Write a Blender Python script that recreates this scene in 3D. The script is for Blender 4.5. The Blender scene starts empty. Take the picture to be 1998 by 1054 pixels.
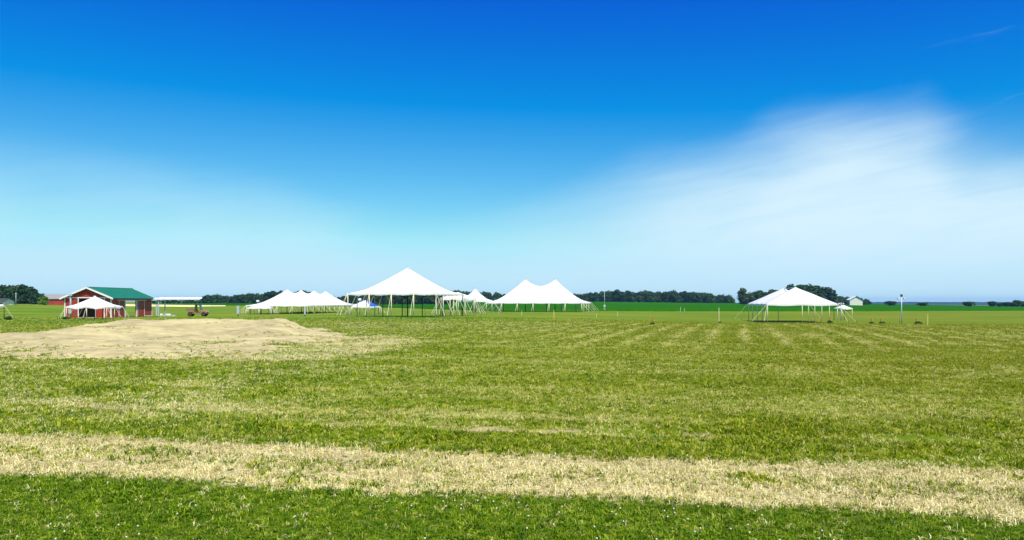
import bpy, bmesh, math, random
import numpy as np
from mathutils import Vector, Matrix

random.seed(7)
RNG = np.random.default_rng(11)
SC = bpy.context.scene
COL = SC.collection
R = math.radians

# ------------------------------------------------------------------ camera
S = 1.22                       # metres per layout unit
F, CX, HY = 1560.0, 999.0, 588.0
CAMZ = 2.05 * S
cam = bpy.data.cameras.new('camera')
camo = bpy.data.objects.new('camera', cam)
COL.objects.link(camo)
camo.location = (0, 0, CAMZ)
camo.rotation_euler = (R(90), 0, 0)
cam.sensor_width = 36.0
cam.lens = 36.0 * F / 1998.0
cam.shift_y = (HY - 527.0) / 1998.0
cam.clip_start = 0.1
cam.clip_end = 30000.0
SC.camera = camo

# ------------------------------------------------------------------ node helper
class X:
    """a socket with arithmetic"""
    nt = None
    def __init__(s, sock): s.s = sock
    @staticmethod
    def _in(n, i, v):
        if isinstance(v, X): X.nt.links.new(v.s, n.inputs[i])
        elif v is not None: n.inputs[i].default_value = v
    @staticmethod
    def m(op, *a, clamp=False):
        n = X.nt.nodes.new('ShaderNodeMath'); n.operation = op; n.use_clamp = clamp
        for i, v in enumerate(a): X._in(n, i, v)
        return X(n.outputs[0])
    def __add__(s, o): return X.m('ADD', s, o)
    __radd__ = __add__
    def __sub__(s, o): return X.m('SUBTRACT', s, o)
    def __rsub__(s, o): return X.m('SUBTRACT', o, s)
    def __mul__(s, o): return X.m('MULTIPLY', s, o)
    __rmul__ = __mul__
    def __truediv__(s, o): return X.m('DIVIDE', s, o)

def ramp(v, a, b, lo=0.0, hi=1.0, smooth=True):
    n = X.nt.nodes.new('ShaderNodeMapRange')
    n.interpolation_type = 'SMOOTHSTEP' if smooth else 'LINEAR'
    n.clamp = True
    X._in(n, 0, v); X._in(n, 1, a); X._in(n, 2, b); X._in(n, 3, lo); X._in(n, 4, hi)
    return X(n.outputs[0])

def noise(vec, scale, detail=3.0, rough=0.55, dist=0.0):
    n = X.nt.nodes.new('ShaderNodeTexNoise')
    if vec is not None: X.nt.links.new(vec.s, n.inputs['Vector'])
    n.inputs['Scale'].default_value = scale
    n.inputs['Detail'].default_value = detail
    n.inputs['Roughness'].default_value = rough
    n.inputs['Distortion'].default_value = dist
    return X(n.outputs[0])

def mixc(f, a, b, mode='MIX'):
    n = X.nt.nodes.new('ShaderNodeMix'); n.data_type = 'RGBA'; n.blend_type = mode
    X._in(n, 0, f)
    for i, v in ((6, a), (7, b)):
        if isinstance(v, X): X.nt.links.new(v.s, n.inputs[i])
        else: n.inputs[i].default_value = (v[0], v[1], v[2], 1)
    return X(n.outputs[2])

def vec(x, y, z):
    n = X.nt.nodes.new('ShaderNodeCombineXYZ')
    for i, v in enumerate((x, y, z)): X._in(n, i, v)
    return X(n.outputs[0])

def sep(v):
    n = X.nt.nodes.new('ShaderNodeSeparateXYZ'); X.nt.links.new(v.s, n.inputs[0])
    return X(n.outputs[0]), X(n.outputs[1]), X(n.outputs[2])

def world_pos():
    n = X.nt.nodes.new('ShaderNodeNewGeometry')
    return X(n.outputs['Position'])

def obj_random():
    n = X.nt.nodes.new('ShaderNodeObjectInfo')
    return X(n.outputs['Random'])

# ------------------------------------------------------------------ world and sun
SUN = Vector((0.24, -0.46, 0.84)).normalized()
world = bpy.data.worlds.new('World')
SC.world = world
world.use_nodes = True
X.nt = wt = world.node_tree
bg = wt.nodes['Background']
sky = wt.nodes.new('ShaderNodeTexSky')
sky.sky_type = 'NISHITA'
sky.sun_disc = False
sky.sun_elevation = math.asin(SUN.z)
sky.sun_rotation = math.atan2(SUN.x, SUN.y)
sky.ozone_density = 4.0
sky.dust_density = 0.3
sky.air_density = 1.0
sp = wt.nodes.new('ShaderNodeSeparateColor'); wt.links.new(sky.outputs[0], sp.inputs[0])
r_, g_, b_ = (X(sp.outputs[i]) for i in range(3))
r2 = ramp(r_, 1.9, 6.2, 0.03, 5.3, False)
g2 = ramp(g_, 1.75, 6.4, 0.42, 8.2, False)
b2 = X.m('MAXIMUM', ramp(b_, 2.0, 7.0, 5.0, 9.2, False), g2 * 1.17)
cc = wt.nodes.new('ShaderNodeCombineColor')
for i, v in enumerate((r2, g2, b2)): wt.links.new(v.s, cc.inputs[i])
skyc = X(cc.outputs[0])
# thin cirrus veil, low in the sky, thickest towards the right hand side
tc = wt.nodes.new('ShaderNodeTexCoord')
dirv = X(tc.outputs['Generated'])
dx, dy, dz = sep(dirv)
hz = X.m('MAXIMUM', dz, 0.0)
n_big = noise(vec(dx * 1.0, dy * 1.0, hz * 1.6), 3.1, 2.0, 0.45, 0.2)
n_soft = noise(vec(dx * 1.4, dy * 1.4, hz * 4.5 - dx * 0.5), 2.6, 3.0, 0.5, 0.3)
n_fine = noise(vec(dx * 1.6, dy * 1.6, hz * 14.0 - dx * 2.4), 4.0, 6.0, 0.6, 0.5)
prof = ramp(dx, -0.12, -0.55, 0.12, 0.165) + ramp(dx, -0.1, 0.36, 0.0, 0.108)
thr = prof + (n_big - 0.5) * 0.13 + (n_soft - 0.5) * 0.06 + (n_fine - 0.5) * 0.018
thr = thr - ramp(dx, 0.44, 0.50, 0.0, 0.035)
veil = ramp(thr - hz, -0.015, 0.115)
amt = ramp(dx, -0.35, -0.1, 0.46, 0.42) + ramp(dx, -0.08, 0.36, 0.0, 0.55)
veil = veil * amt * ramp(n_soft, 0.2, 0.6, 0.72, 1.0) * ramp(n_fine, 0.3, 0.6, 0.88, 1.0)
wisp = ramp(n_fine, 0.58, 0.8) * ramp(hz, 0.12, 0.22) * ramp(hz, 0.5, 0.3) * ramp(dx, 0.3, 0.6) * 0.15
veil = X.m('MINIMUM', veil + wisp, 0.95)
low = ramp(hz, 0.0, 0.1)                       # cloud close to the horizon is greyer
cloudc = mixc(low, (5.6, 8.2, 9.8), (7.0, 9.0, 10.1))
fin = mixc(veil, skyc, cloudc)
wt.links.new(fin.s, bg.inputs[0])
bg.inputs[1].default_value = 0.082

sun = bpy.data.lights.new('sun', 'SUN')
sun.energy = 5.0
sun.angle = R(0.53)
sun.color = (1.0, 0.94, 0.80)
suno = bpy.data.objects.new('sun', sun)
COL.objects.link(suno)
suno.rotation_euler = SUN.to_track_quat('Z', 'Y').to_euler()
suno.location = (40, -40, 80)

SC.view_settings.view_transform = 'Standard'
SC.view_settings.look = 'None'
SC.view_settings.exposure = 0.3
SC.view_settings.gamma = 1.0
SC.view_settings.use_curve_mapping = False
SC.render.engine = 'CYCLES'
SC.cycles.max_bounces = 6
SC.cycles.volume_bounces = 0
SC.cycles.transparent_max_bounces = 8

# ------------------------------------------------------------------ terrain
T_D = np.array([0.1, 60, 80, 105, 165, 240, 300, 420, 600, 800])
T_X = np.array([-1200., 0, 400, 700, 1000, 1500, 2000, 3200])
_rows = {
    -1200: [641.3, 628, 618.5, 605, 597, 594, 591.5, 590.5, 590],
    0:     [641.3, 628, 618.5, 605, 597, 594, 591.5, 590.5, 590],
    400:   [641.3, 628, 618.5, 613, 605, 600.5, 596.5, 593, 591],
    700:   [641.3, 628, 618.5, 612.5, 606.5, 602.5, 597.5, 593, 589.5],
    1000:  [641.3, 628, 618.5, 612, 608, 604.5, 598, 592.5, 588.3],
    1500:  [641.3, 632, 629.5, 619, 608.5, 605, 599, 595, 592],
    2000:  [642.5, 635, 632, 621, 610, 606.5, 601.5, 599, 597.5],
    3200:  [642.5, 635, 632, 621, 610, 606.5, 601.5, 599, 597.5]}
T_Z = np.array([[0.0] + [2.05 - (y - HY) / F * d for y, d in zip(_rows[int(x)], T_D[1:])] for x in T_X])
_far = {0: (1.2, 1.0, 0.0), 400: (0.8, 0.5, 0.), 700: (1.5, 1, 0), 1000: (2, 1, 0), 1500: (-1, -6, -16), 2000: (-8, -14, -20), -1200: (1.2, 1, 0), 3200: (-8, -14, -20)}
T_Z = np.hstack([T_Z, np.array([_far[int(x)] for x in T_X])])
T_D = np.concatenate([T_D, [1300, 2600, 6000]])
T_L = np.log(T_D)

def terrain(Xw, Yw):
    """ground height in metres at world position (arrays or numbers)"""
    Xa = np.atleast_1d(np.asarray(Xw, float)); Ya = np.atleast_1d(np.asarray(Yw, float))
    d = np.maximum(Ya, 0.15) / S
    px = np.clip(Xa / np.maximum(Ya, 20.0) * F + CX, T_X[0], T_X[-1])
    l = np.clip(np.log(d), T_L[0], T_L[-1])
    i = np.clip(np.searchsorted(T_X, px) - 1, 0, len(T_X) - 2)
    j = np.clip(np.searchsorted(T_L, l) - 1, 0, len(T_L) - 2)
    u = (px - T_X[i]) / (T_X[i + 1] - T_X[i]); u = u * u * (3 - 2 * u)
    v = (l - T_L[j]) / (T_L[j + 1] - T_L[j]); v = v * v * (3 - 2 * v) * 0.5 + v * 0.5
    z = (T_Z[i, j] * (1 - u) + T_Z[i + 1, j] * u) * (1 - v) + (T_Z[i, j + 1] * (1 - u) + T_Z[i + 1, j + 1] * u) * v
    z = z * S
    return z if np.ndim(Xw) or np.ndim(Yw) else float(z[0])

def gp(px, du, dz=0.0):
    """ground point below photo column px at du layout units from the camera"""
    y = du * S; x = (px - CX) / F * y
    return Vector((x, y, terrain(x, y) + dz))

def z_at(py, du):
    """world height that shows on photo row py at distance du"""
    return CAMZ - (py - HY) / F * du * S

def m_px(n, du): return n / F * du * S

# value noise for the scatter
_tab = RNG.random((256, 256))
def vnoise(x, y, scale):
    x = np.asarray(x) * scale + 57.3; y = np.asarray(y) * scale + 31.7
    xi = np.floor(x).astype(int); yi = np.floor(y).astype(int)
    fx = x - xi; fy = y - yi
    fx = fx * fx * (3 - 2 * fx); fy = fy * fy * (3 - 2 * fy)
    t = lambda a, b: _tab[a % 256, b % 256]
    return (t(xi, yi) * (1 - fx) + t(xi + 1, yi) * fx) * (1 - fy) + (t(xi, yi + 1) * (1 - fx) + t(xi + 1, yi + 1) * fx) * fy
def fbm(x, y, scale):
    return vnoise(x, y, scale) * 0.55 + vnoise(x, y, scale * 2.1) * 0.28 + vnoise(x, y, scale * 4.3) * 0.17

# ------------------------------------------------------------------ materials
MATS = {}
def new_mat(name):
    m = bpy.data.materials.new(name); m.use_nodes = True
    X.nt = m.node_tree
    MATS[name] = m
    return m, m.node_tree.nodes['Principled BSDF']

def simple(name, col, rough=0.7, var=0.12, scale=3.0, metal=0.0, bump=0.0, spec=0.3):
    m, b = new_mat(name)
    p = world_pos()
    n = noise(p, scale, 4)
    c = mixc(n, tuple(x * (1 - var) for x in col), tuple(min(1, x * (1 + var)) for x in col))
    m.node_tree.links.new(c.s, b.inputs['Base Color'])
    b.inputs['Roughness'].default_value = rough
    b.inputs['Metallic'].default_value = metal
    b.inputs['Specular IOR Level'].default_value = spec
    if bump:
        bn = m.node_tree.nodes.new('ShaderNodeBump'); bn.inputs['Strength'].default_value = bump
        bn.inputs['Distance'].default_value = 0.02
        m.node_tree.links.new(noise(p, scale * 6, 4).s, bn.inputs['Height'])
        m.node_tree.links.new(bn.outputs[0], b.inputs['Normal'])
    return m

def fabric(name, col, trans=0.22):
    m, b = new_mat(name)
    nt = m.node_tree
    p = world_pos()
    n = noise(p, 0.9, 5, 0.6)
    c = mixc(ramp(n, 0.3, 0.8), col, tuple(x * 0.9 for x in col))
    nt.links.new(c.s, b.inputs['Base Color'])
    b.inputs['Roughness'].default_value = 0.55
    b.inputs['Specular IOR Level'].default_value = 0.25
    tr = nt.nodes.new('ShaderNodeBsdfTranslucent'); tr.inputs[0].default_value = (*col, 1)
    mx = nt.nodes.new('ShaderNodeMixShader'); mx.inputs[0].default_value = trans
    nt.links.new(b.outputs[0], mx.inputs[1]); nt.links.new(tr.outputs[0], mx.inputs[2])
    nt.links.new(mx.outputs[0], nt.nodes['Material Output'].inputs[0])
    bn = nt.nodes.new('ShaderNodeBump'); bn.inputs['Strength'].default_value = 0.35; bn.inputs['Distance'].default_value = 0.08
    nt.links.new(noise(p, 0.7, 3).s, bn.inputs['Height']); nt.links.new(bn.outputs[0], b.inputs['Normal'])
    return m

fabric('vinyl', (0.87, 0.87, 0.855), 0.08)
fabric('blue_vinyl', (0.03, 0.12, 0.55), 0.12)
simple('pole_paint', (0.72, 0.66, 0.47), 0.6, 0.15, 6)
simple('dark_pole', (0.02, 0.035, 0.03), 0.5, 0.2, 6)
simple('strap', (0.74, 0.70, 0.50), 0.8, 0.15, 8)
simple('stake_steel', (0.16, 0.12, 0.09), 0.7, 0.2, 8)
simple('white_trim', (0.80, 0.80, 0.77), 0.5, 0.06, 4)
simple('grey_steel', (0.30, 0.34, 0.34), 0.45, 0.15, 5, 0.3)
simple('pale_steel', (0.50, 0.56, 0.58), 0.45, 0.1, 5, 0.2)
simple('dark_steel', (0.03, 0.04, 0.045), 0.5, 0.2, 5)
simple('concrete', (0.45, 0.44, 0.41), 0.9, 0.15, 4, bump=0.4)
simple('wood_stake', (0.62, 0.45, 0.16), 0.8, 0.2, 9)
simple('orange_flag', (0.85, 0.30, 0.10), 0.6, 0.1, 6)
simple('orange_paint', (0.33, 0.17, 0.075), 0.45, 0.15, 4, spec=0.5)
simple('rubber', (0.02, 0.018, 0.016), 0.85, 0.3, 9)
simple('brown_seat', (0.11, 0.055, 0.03), 0.8, 0.2, 6)
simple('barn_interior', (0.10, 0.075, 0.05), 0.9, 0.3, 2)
simple('cream_wall', (0.78, 0.76, 0.62), 0.7, 0.08, 1.5)
simple('grey_roof', (0.27, 0.265, 0.24), 0.6, 0.15, 0.8)
simple('dark_roof', (0.05, 0.06, 0.06), 0.7, 0.2, 0.8)
simple('white_roof', (0.82, 0.83, 0.84), 0.5, 0.06, 0.5)
simple('bark', (0.07, 0.05, 0.035), 0.95, 0.3, 2.0)
m, b = new_mat('glass_dark'); b.inputs['Base Color'].default_value = (0.02, 0.05, 0.06, 1); b.inputs['Roughness'].default_value = 0.08

def ribbed(name, col, axis, pitch, var=0.15, rough=0.55, fade=0.0):
    """painted steel cladding: vertical ribs as fine relief, dust and fading as colour"""
    m, b = new_mat(name); nt = m.node_tree
    tcn = nt.nodes.new('ShaderNodeTexCoord'); o = X(tcn.outputs['Object'])
    x, y, z = sep(o)
    a = (x, y, z)[axis]
    fr = X.m('FRACT', a / pitch)
    rib = ramp(X.m('ABSOLUTE', fr - 0.5), 0.36, 0.48)
    n = noise(o, 0.8, 5, 0.65)
    c = mixc(ramp(n, 0.3, 0.75), tuple(v * (1 - var) for v in col), tuple(v * (1 + var) for v in col))
    c = mixc(ramp(noise(vec(x * 3.0, y * 3.0, z * 0.3), 2.0, 4), 0.55, 0.8, 0.0, 0.25), c, (0.28, 0.22, 0.17))
    nt.links.new(c.s, b.inputs['Base Color'])
    b.inputs['Roughness'].default_value = rough
    b.inputs['Specular IOR Level'].default_value = 0.3
    bn = nt.nodes.new('ShaderNodeBump'); bn.inputs['Strength'].default_value = 0.7; bn.inputs['Distance'].default_value = 0.03
    nt.links.new(rib.s, bn.inputs['Height']); nt.links.new(bn.outputs[0], b.inputs['Normal'])
    return m
ribbed('red_x', (0.36, 0.045, 0.022), 0, 0.23)
ribbed('red_y', (0.36, 0.045, 0.022), 1, 0.23)
ribbed('green_roof', (0.010, 0.17, 0.085), 1, 0.3, 0.12)

def leaf_mat(name, dark, light, trans=0.25):
    m, b = new_mat(name); nt = m.node_tree
    rnd = obj_random()
    n = noise(world_pos(), 0.35, 4, 0.6)
    c = mixc(ramp(n, 0.3, 0.7), dark, light)
    c = mixc(ramp(rnd, 0.0, 1.0, 0.0, 0.6, False), c, tuple(x * 0.5 for x in dark))
    c = mixc(ramp(X.m('FRACT', rnd * 7.3), 0.8, 1.0, 0.0, 0.5, False), c, tuple(light[i] * (1.5, 1.0, 1.2)[i] for i in range(3)))
    nt.links.new(c.s, b.inputs['Base Color'])
    b.inputs['Roughness'].default_value = 0.65
    b.inputs['Specular IOR Level'].default_value = 0.2
    tr = nt.nodes.new('ShaderNodeBsdfTranslucent'); nt.links.new(c.s, tr.inputs[0])
    mx = nt.nodes.new('ShaderNodeMixShader'); mx.inputs[0].default_value = trans
    nt.links.new(b.outputs[0], mx.inputs[1]); nt.links.new(tr.outputs[0], mx.inputs[2])
    nt.links.new(mx.outputs[0], nt.nodes['Material Output'].inputs[0])
    return m
leaf_mat('leaves', (0.010, 0.050, 0.012), (0.055, 0.125, 0.016))
leaf_mat('leaves_light', (0.10, 0.21, 0.015), (0.20, 0.30, 0.03))
leaf_mat('weeds', (0.02, 0.09, 0.012), (0.06, 0.16, 0.02))

def blade_mat(name, cols, trans=0.3):
    m, b = new_mat(name); nt = m.node_tree
    rnd = obj_random()
    cr = nt.nodes.new('ShaderNodeValToRGB')
    cr.color_ramp.interpolation = 'LINEAR'
    for i, (p, c) in enumerate(cols):
        e = cr.color_ramp.elements[i] if i < 2 else cr.color_ramp.elements.new(p)
        e.position = p; e.color = (*c, 1)
    nt.links.new(rnd.s, cr.inputs[0])
    p = world_pos()
    n = noise(p, 0.45, 4, 0.6)
    c = mixc(ramp(n, 0.4, 0.72, 0.0, 0.35), X(cr.outputs[0]), tuple(x * 0.8 for x in cols[0][1]))
    if name == 'green_blades':
        wx, wy, wz = sep(p)
        c = mixc(ramp(wx + (noise(p, 0.08, 3) - 0.5) * 20.0, -10.0, 20.0, 0.0, 0.45), c, (0.30, 0.30, 0.003))
    if name == 'straw_blades':
        wx, wy, wz = sep(p)
        away = ramp(wy + wx * 0.175, 13.3, 14.2) * ramp(wx + (noise(p, 0.15, 3) - 0.5) * 6.0, -9.0, -4.0)
        c = mixc(away * 0.62, c, mixc(rnd, (0.36, 0.36, 0.03), (0.66, 0.60, 0.11)))
    nt.links.new(c.s, b.inputs['Base Color'])
    b.inputs['Roughness'].default_value = 0.5
    b.inputs['Specular IOR Level'].default_value = 0.15
    tr = nt.nodes.new('ShaderNodeBsdfTranslucent'); nt.links.new(c.s, tr.inputs[0])
    mx = nt.nodes.new('ShaderNodeMixShader'); mx.inputs[0].default_value = trans
    nt.links.new(b.outputs[0], mx.inputs[1]); nt.links.new(tr.outputs[0], mx.inputs[2])
    nt.links.new(mx.outputs[0], nt.nodes['Material Output'].inputs[0])
    return m
blade_mat('green_blades', [(0.0, (0.05, 0.14, 0.001)), (1.0, (0.64, 0.60, 0.09)), (0.35, (0.165, 0.27, 0.001)), (0.7, (0.36, 0.44, 0.004))])
blade_mat('lawn_blades', [(0.0, (0.055, 0.135, 0.001)), (1.0, (0.56, 0.56, 0.10)), (0.45, (0.14, 0.26, 0.001)), (0.8, (0.28, 0.40, 0.005))])
blade_mat('straw_blades', [(0.0, (0.44, 0.37, 0.12)), (1.0, (0.95, 0.88, 0.48)), (0.5, (0.86, 0.77, 0.36))], 0.2)

# ---- the meadow sheet
TRK0, TRK1 = 10.2, 13.35          # near and far edge of the dry track (metres along s)
SL = 0.175
WDIR = (0.272, 0.962)             # direction of the mown swaths
m, b = new_mat('meadow'); nt = m.node_tree
P = world_pos(); px_, py_, pz_ = sep(P)
flat = vec(px_, py_, 0.0)
n1 = noise(flat, 0.12, 4, 0.55)
n2 = noise(flat, 0.6, 5, 0.6)
n3 = noise(flat, 3.5, 5, 0.65)
n4 = noise(flat, 16.0, 4, 0.7)
nst = noise(vec(px_ * 0.25, py_ + px_ * SL, 0.0), 0.9, 4, 0.6)
s_ = py_ + px_ * SL + (n2 - 0.5) * 0.7 + (n3 - 0.5) * 0.5
green_a = mixc(ramp(n3, 0.3, 0.7), (0.08, 0.16, 0.002), (0.19, 0.27, 0.006))
green_b = mixc(ramp(n3, 0.3, 0.7), (0.15, 0.22, 0.004), (0.30, 0.34, 0.03))
col = mixc(ramp(n1, 0.35, 0.65), green_a, green_b)
nfl = noise(vec(px_ * 0.35, py_, 0.0), 0.07, 6, 0.68)
far_g = mixc(ramp(nst, 0.35, 0.7), (0.075, 0.19, 0.001), (0.14, 0.235, 0.003))
far_g = mixc(ramp(nfl, 0.46, 0.6), far_g, mixc(n2, (0.17, 0.22, 0.004), (0.30, 0.30, 0.04)))
far_g = mixc(ramp(nfl, 0.47, 0.36) * 0.7, far_g, (0.045, 0.13, 0.002))
col = mixc(ramp(py_ + (n1 - 0.5) * 60.0, 50.0, 110.0, 0.0, 0.9), col, far_g)
# drier, olive cast to the right
olive = mixc(n3, (0.10, 0.15, 0.001), (0.19, 0.215, 0.008))
col = mixc(ramp(px_ / X.m('MAXIMUM', py_, 5.0), -0.1, 0.5) * 0.6 * ramp(py_, 14.0, 30.0), col, olive)
# straw mottling in the mid field
mott = ramp(n2 * 0.4 + n4 * 0.25 + noise(vec(px_ * 0.16, py_ + px_ * SL, 0.0), 0.42, 4) * 0.35, 0.47, 0.6) * ramp(py_, 14.0, 24.0) * ramp(py_, 105.0, 80.0) * 0.6
col = mixc(mott, col, (0.42, 0.39, 0.09))
# paler cut band across the field in front of the tents
band = ramp(py_ + (n2 - 0.5) * 14.0, 66.0, 78.0) * ramp(py_ + (n2 - 0.5) * 14.0, 106.0, 88.0) * ramp(px_, 18.0, -2.0) * ramp(px_, -34.0, -18.0)
col = mixc(band * ramp(n3 * 0.5 + nst * 0.5, 0.36, 0.6) * 0.75, col, (0.40, 0.37, 0.15))
# swaths
q = px_ * WDIR[1] - py_ * WDIR[0] + (n2 - 0.5) * 0.9
along = noise(vec(q * 0.45, (py_ + px_ * 0.28) * 0.05, 0.0), 1.0, 3)
sw = ramp(X.m('SINE', q * (2 * math.pi / 2.35) + (n1 - 0.5) * 2.5), 0.2, 0.95) * ramp(along, 0.28, 0.5)
swm = ramp(py_ + (n1 - 0.5) * 20.0, 40.0, 55.0) * ramp(py_ + (n2 - 0.5) * 5, 97.0, 90.0) * ramp(px_, -6.0, 8.0)
col = mixc(sw * swm * ramp(n3 * 0.5 + n2 * 0.5, 0.36, 0.58) * 0.75, col, (0.50, 0.45, 0.17))
col = mixc(ramp(X.m('SINE', q * (2 * math.pi / 2.35)), -0.3, -0.95) * swm * 0.45, col, (0.07, 0.13, 0.005))
# stripes running with the track
st1 = ramp(s_, 16.9, 17.2) * ramp(s_, 18.3, 17.6) * ramp(px_, 9.0, -3.0)
col = mixc(st1 * 0.75, col, (0.48, 0.46, 0.17))
rut = ramp(s_, 15.35, 15.6) * ramp(s_, 16.05, 15.8) * ramp(noise(vec(px_ * 0.6, py_, 0.0), 0.8, 4), 0.45, 0.56)
col = mixc(rut * ramp(px_, -6.0, -2.5), col, (0.52, 0.41, 0.24))
# straw that spills round the bare mound
ex = (px_ + 10.5) / 5.2; ey = (py_ - 47.0) / 13.0
rad = X.m('SQRT', ex * ex + ey * ey) + (n2 - 0.5) * 0.5 + (n3 - 0.5) * 0.35
col = mixc(ramp(rad, 1.25, 0.85) * ramp(noise(vec(px_ * 0.7, py_, 0.0), 0.33, 4), 0.42, 0.56) * 0.9, col, mixc(n3, (0.46, 0.37, 0.19), (0.62, 0.52, 0.28)))
# dry track
trk = ramp(s_, TRK0 - 0.12, TRK0 + 0.18) * ramp(s_, TRK1 + 0.35, TRK1 - 0.35)
straw = mixc(ramp(n4, 0.3, 0.7), (0.25, 0.21, 0.07), (0.82, 0.71, 0.36))
straw = mixc(ramp(n2 * 0.5 + n3 * 0.5, 0.53, 0.64) * ramp(X.m('ABSOLUTE', s_ - 11.75), 1.1, 0.5) * 0.6, straw, (0.16, 0.19, 0.03))
col = mixc(ramp(s_, TRK0 + 0.1, TRK0 - 0.1) * 0.8, col, mixc(n3, (0.05, 0.10, 0.002), (0.12, 0.18, 0.005)))
col = mixc(trk, col, straw)
nt.links.new(col.s, b.inputs['Base Color'])
b.inputs['Roughness'].default_value = 0.95
b.inputs['Specular IOR Level'].default_value = 0.1
bn = nt.nodes.new('ShaderNodeBump'); bn.inputs['Strength'].default_value = 1.0; bn.inputs['Distance'].default_value = 0.12
nt.links.new((n4 * 0.5 + n3 * 0.7 + sw * swm * 0.5).s, bn.inputs['Height']); nt.links.new(bn.outputs[0], b.inputs['Normal'])

def field_mat(name, a, c, scale, bump):
    m, b = new_mat(name); nt = m.node_tree
    p = world_pos(); x, y, z = sep(p)
    f = vec(x, y, 0.0)
    n = noise(f, scale, 5, 0.6); k = noise(vec(x * 0.2, y, 0.0), 0.02, 3)
    cc_ = mixc(ramp(n * 0.6 + k * 0.4, 0.35, 0.65), a, c)
    nt.links.new(cc_.s, b.inputs['Base Color']); b.inputs['Roughness'].default_value = 0.9
    b.inputs['Specular IOR Level'].default_value = 0.0
    bn = nt.nodes.new('ShaderNodeBump'); bn.inputs['Strength'].default_value = 1.0; bn.inputs['Distance'].default_value = bump
    nt.links.new(n.s, bn.inputs['Height']); nt.links.new(bn.outputs[0], b.inputs['Normal'])
field_mat('crop', (0.010, 0.090, 0.001), (0.030, 0.150, 0.002), 0.8, 0.4)
field_mat('wheat', (0.60, 0.54, 0.24), (0.78, 0.72, 0.38), 0.9, 0.2)
field_mat('far_forest', (0.010, 0.030, 0.018), (0.022, 0.06, 0.03), 0.02, 4.0)

m, b = new_mat('sand'); nt = m.node_tree
P = world_pos(); x, y, z = sep(P)
n1 = noise(P, 0.35, 4, 0.55); n2 = noise(vec(x * 0.6, y, z), 1.6, 5, 0.6); n3 = noise(P, 9.0, 5, 0.7)
col = mixc(ramp(n1 * 0.5 + n2 * 0.5, 0.35, 0.65), (0.36, 0.305, 0.15), (0.60, 0.515, 0.245))
col = mixc(ramp(n3, 0.60, 0.78) * 0.6, col, (0.24, 0.19, 0.11))
col = mixc(ramp(n2, 0.62, 0.75) * ramp(n3, 0.45, 0.6) * 0.55, col, (0.25, 0.24, 0.08))
nt.links.new(col.s, b.inputs['Base Color']); b.inputs['Roughness'].default_value = 0.95
b.inputs['Specular IOR Level'].default_value = 0.1
bn = nt.nodes.new('ShaderNodeBump'); bn.inputs['Strength'].default_value = 0.9; bn.inputs['Distance'].default_value = 0.12
nt.links.new((n3 * 0.5 + n2).s, bn.inputs['Height']); nt.links.new(bn.outputs[0], b.inputs['Normal'])

# ------------------------------------------------------------------ mesh builder
class MB:
    def __init__(s): s.v = []; s.f = []
    def add(s, vs, fs):
        o = len(s.v); s.v += [tuple(v) for v in vs]; s.f += [tuple(i + o for i in f) for f in fs]
        return s
    def box(s, x0, x1, y0, y1, z0, z1):
        return s.add([(x0, y0, z0), (x1, y0, z0), (x1, y1, z0), (x0, y1, z0), (x0, y0, z1), (x1, y0, z1), (x1, y1, z1), (x0, y1, z1)],
                     [(0, 3, 2, 1), (4, 5, 6, 7), (0, 1, 5, 4), (1, 2, 6, 5), (2, 3, 7, 6), (3, 0, 4, 7)])
    def tube(s, a, b, r0, r1=None, n=8):
        a = Vector(a); b = Vector(b); r1 = r0 if r1 is None else r1
        d = (b - a).normalized()
        u = d.cross(Vector((0, 0, 1)));  u = u if u.length > 1e-3 else Vector((1, 0, 0))
        u.normalize(); w = d.cross(u)
        vs = [a + (u * math.cos(2 * math.pi * i / n) + w * math.sin(2 * math.pi * i / n)) * r0 for i in range(n)]
        vs += [b + (u * math.cos(2 * math.pi * i / n) + w * math.sin(2 * math.pi * i / n)) * r1 for i in range(n)]
        fs = [(i, (i + 1) % n, n + (i + 1) % n, n + i) for i in range(n)] + [tuple(range(n - 1, -1, -1)), tuple(range(n, 2 * n))]
        return s.add(vs, fs)
    def prism(s, pts, axis, c0, c1):
        """extrude a 2D outline along an axis (0 x, 1 y, 2 z)"""
        def mk(p, c):
            l = [p[0], p[1]]; l.insert(axis, c); return tuple(l)
        n = len(pts)
        vs = [mk(p, c0) for p in pts] + [mk(p, c1) for p in pts]
        fs = [tuple(range(n)), tuple(range(2 * n - 1, n - 1, -1))] + [(i, n + i, n + (i + 1) % n, (i + 1) % n) for i in range(n)]
        return s.add(vs, fs)
    def build(s, name, mat, parent=None, smooth=False, bevel=0.0):
        me = bpy.data.meshes.new(name); me.from_pydata(s.v, [], s.f)
        bm = bmesh.new(); bm.from_mesh(me); bmesh.ops.recalc_face_normals(bm, faces=bm.faces); bm.to_mesh(me); bm.free()
        me.materials.append(MATS[mat])
        if smooth: me.polygons.foreach_set('use_smooth', [True] * len(me.polygons))
        o = bpy.data.objects.new(name, me); COL.objects.link(o); o.parent = parent
        if bevel:
            bv = o.modifiers.new('bevel', 'BEVEL'); bv.width = bevel; bv.segments = 2; bv.limit_method = 'ANGLE'
        return o

def tag(o, label=None, cat=None, group=None, kind=None):
    if label: o['label'] = label
    if cat: o['category'] = cat
    if group: o['group'] = group
    if kind: o['kind'] = kind
    return o

def thing(name, label, cat, loc, rotz=0.0, group=None):
    o = bpy.data.objects.new(name, None); COL.objects.link(o)
    o.empty_display_size = 0.3
    o.location = loc; o.rotation_euler = (0, 0, rotz)
    return tag(o, label, cat, group)

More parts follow.
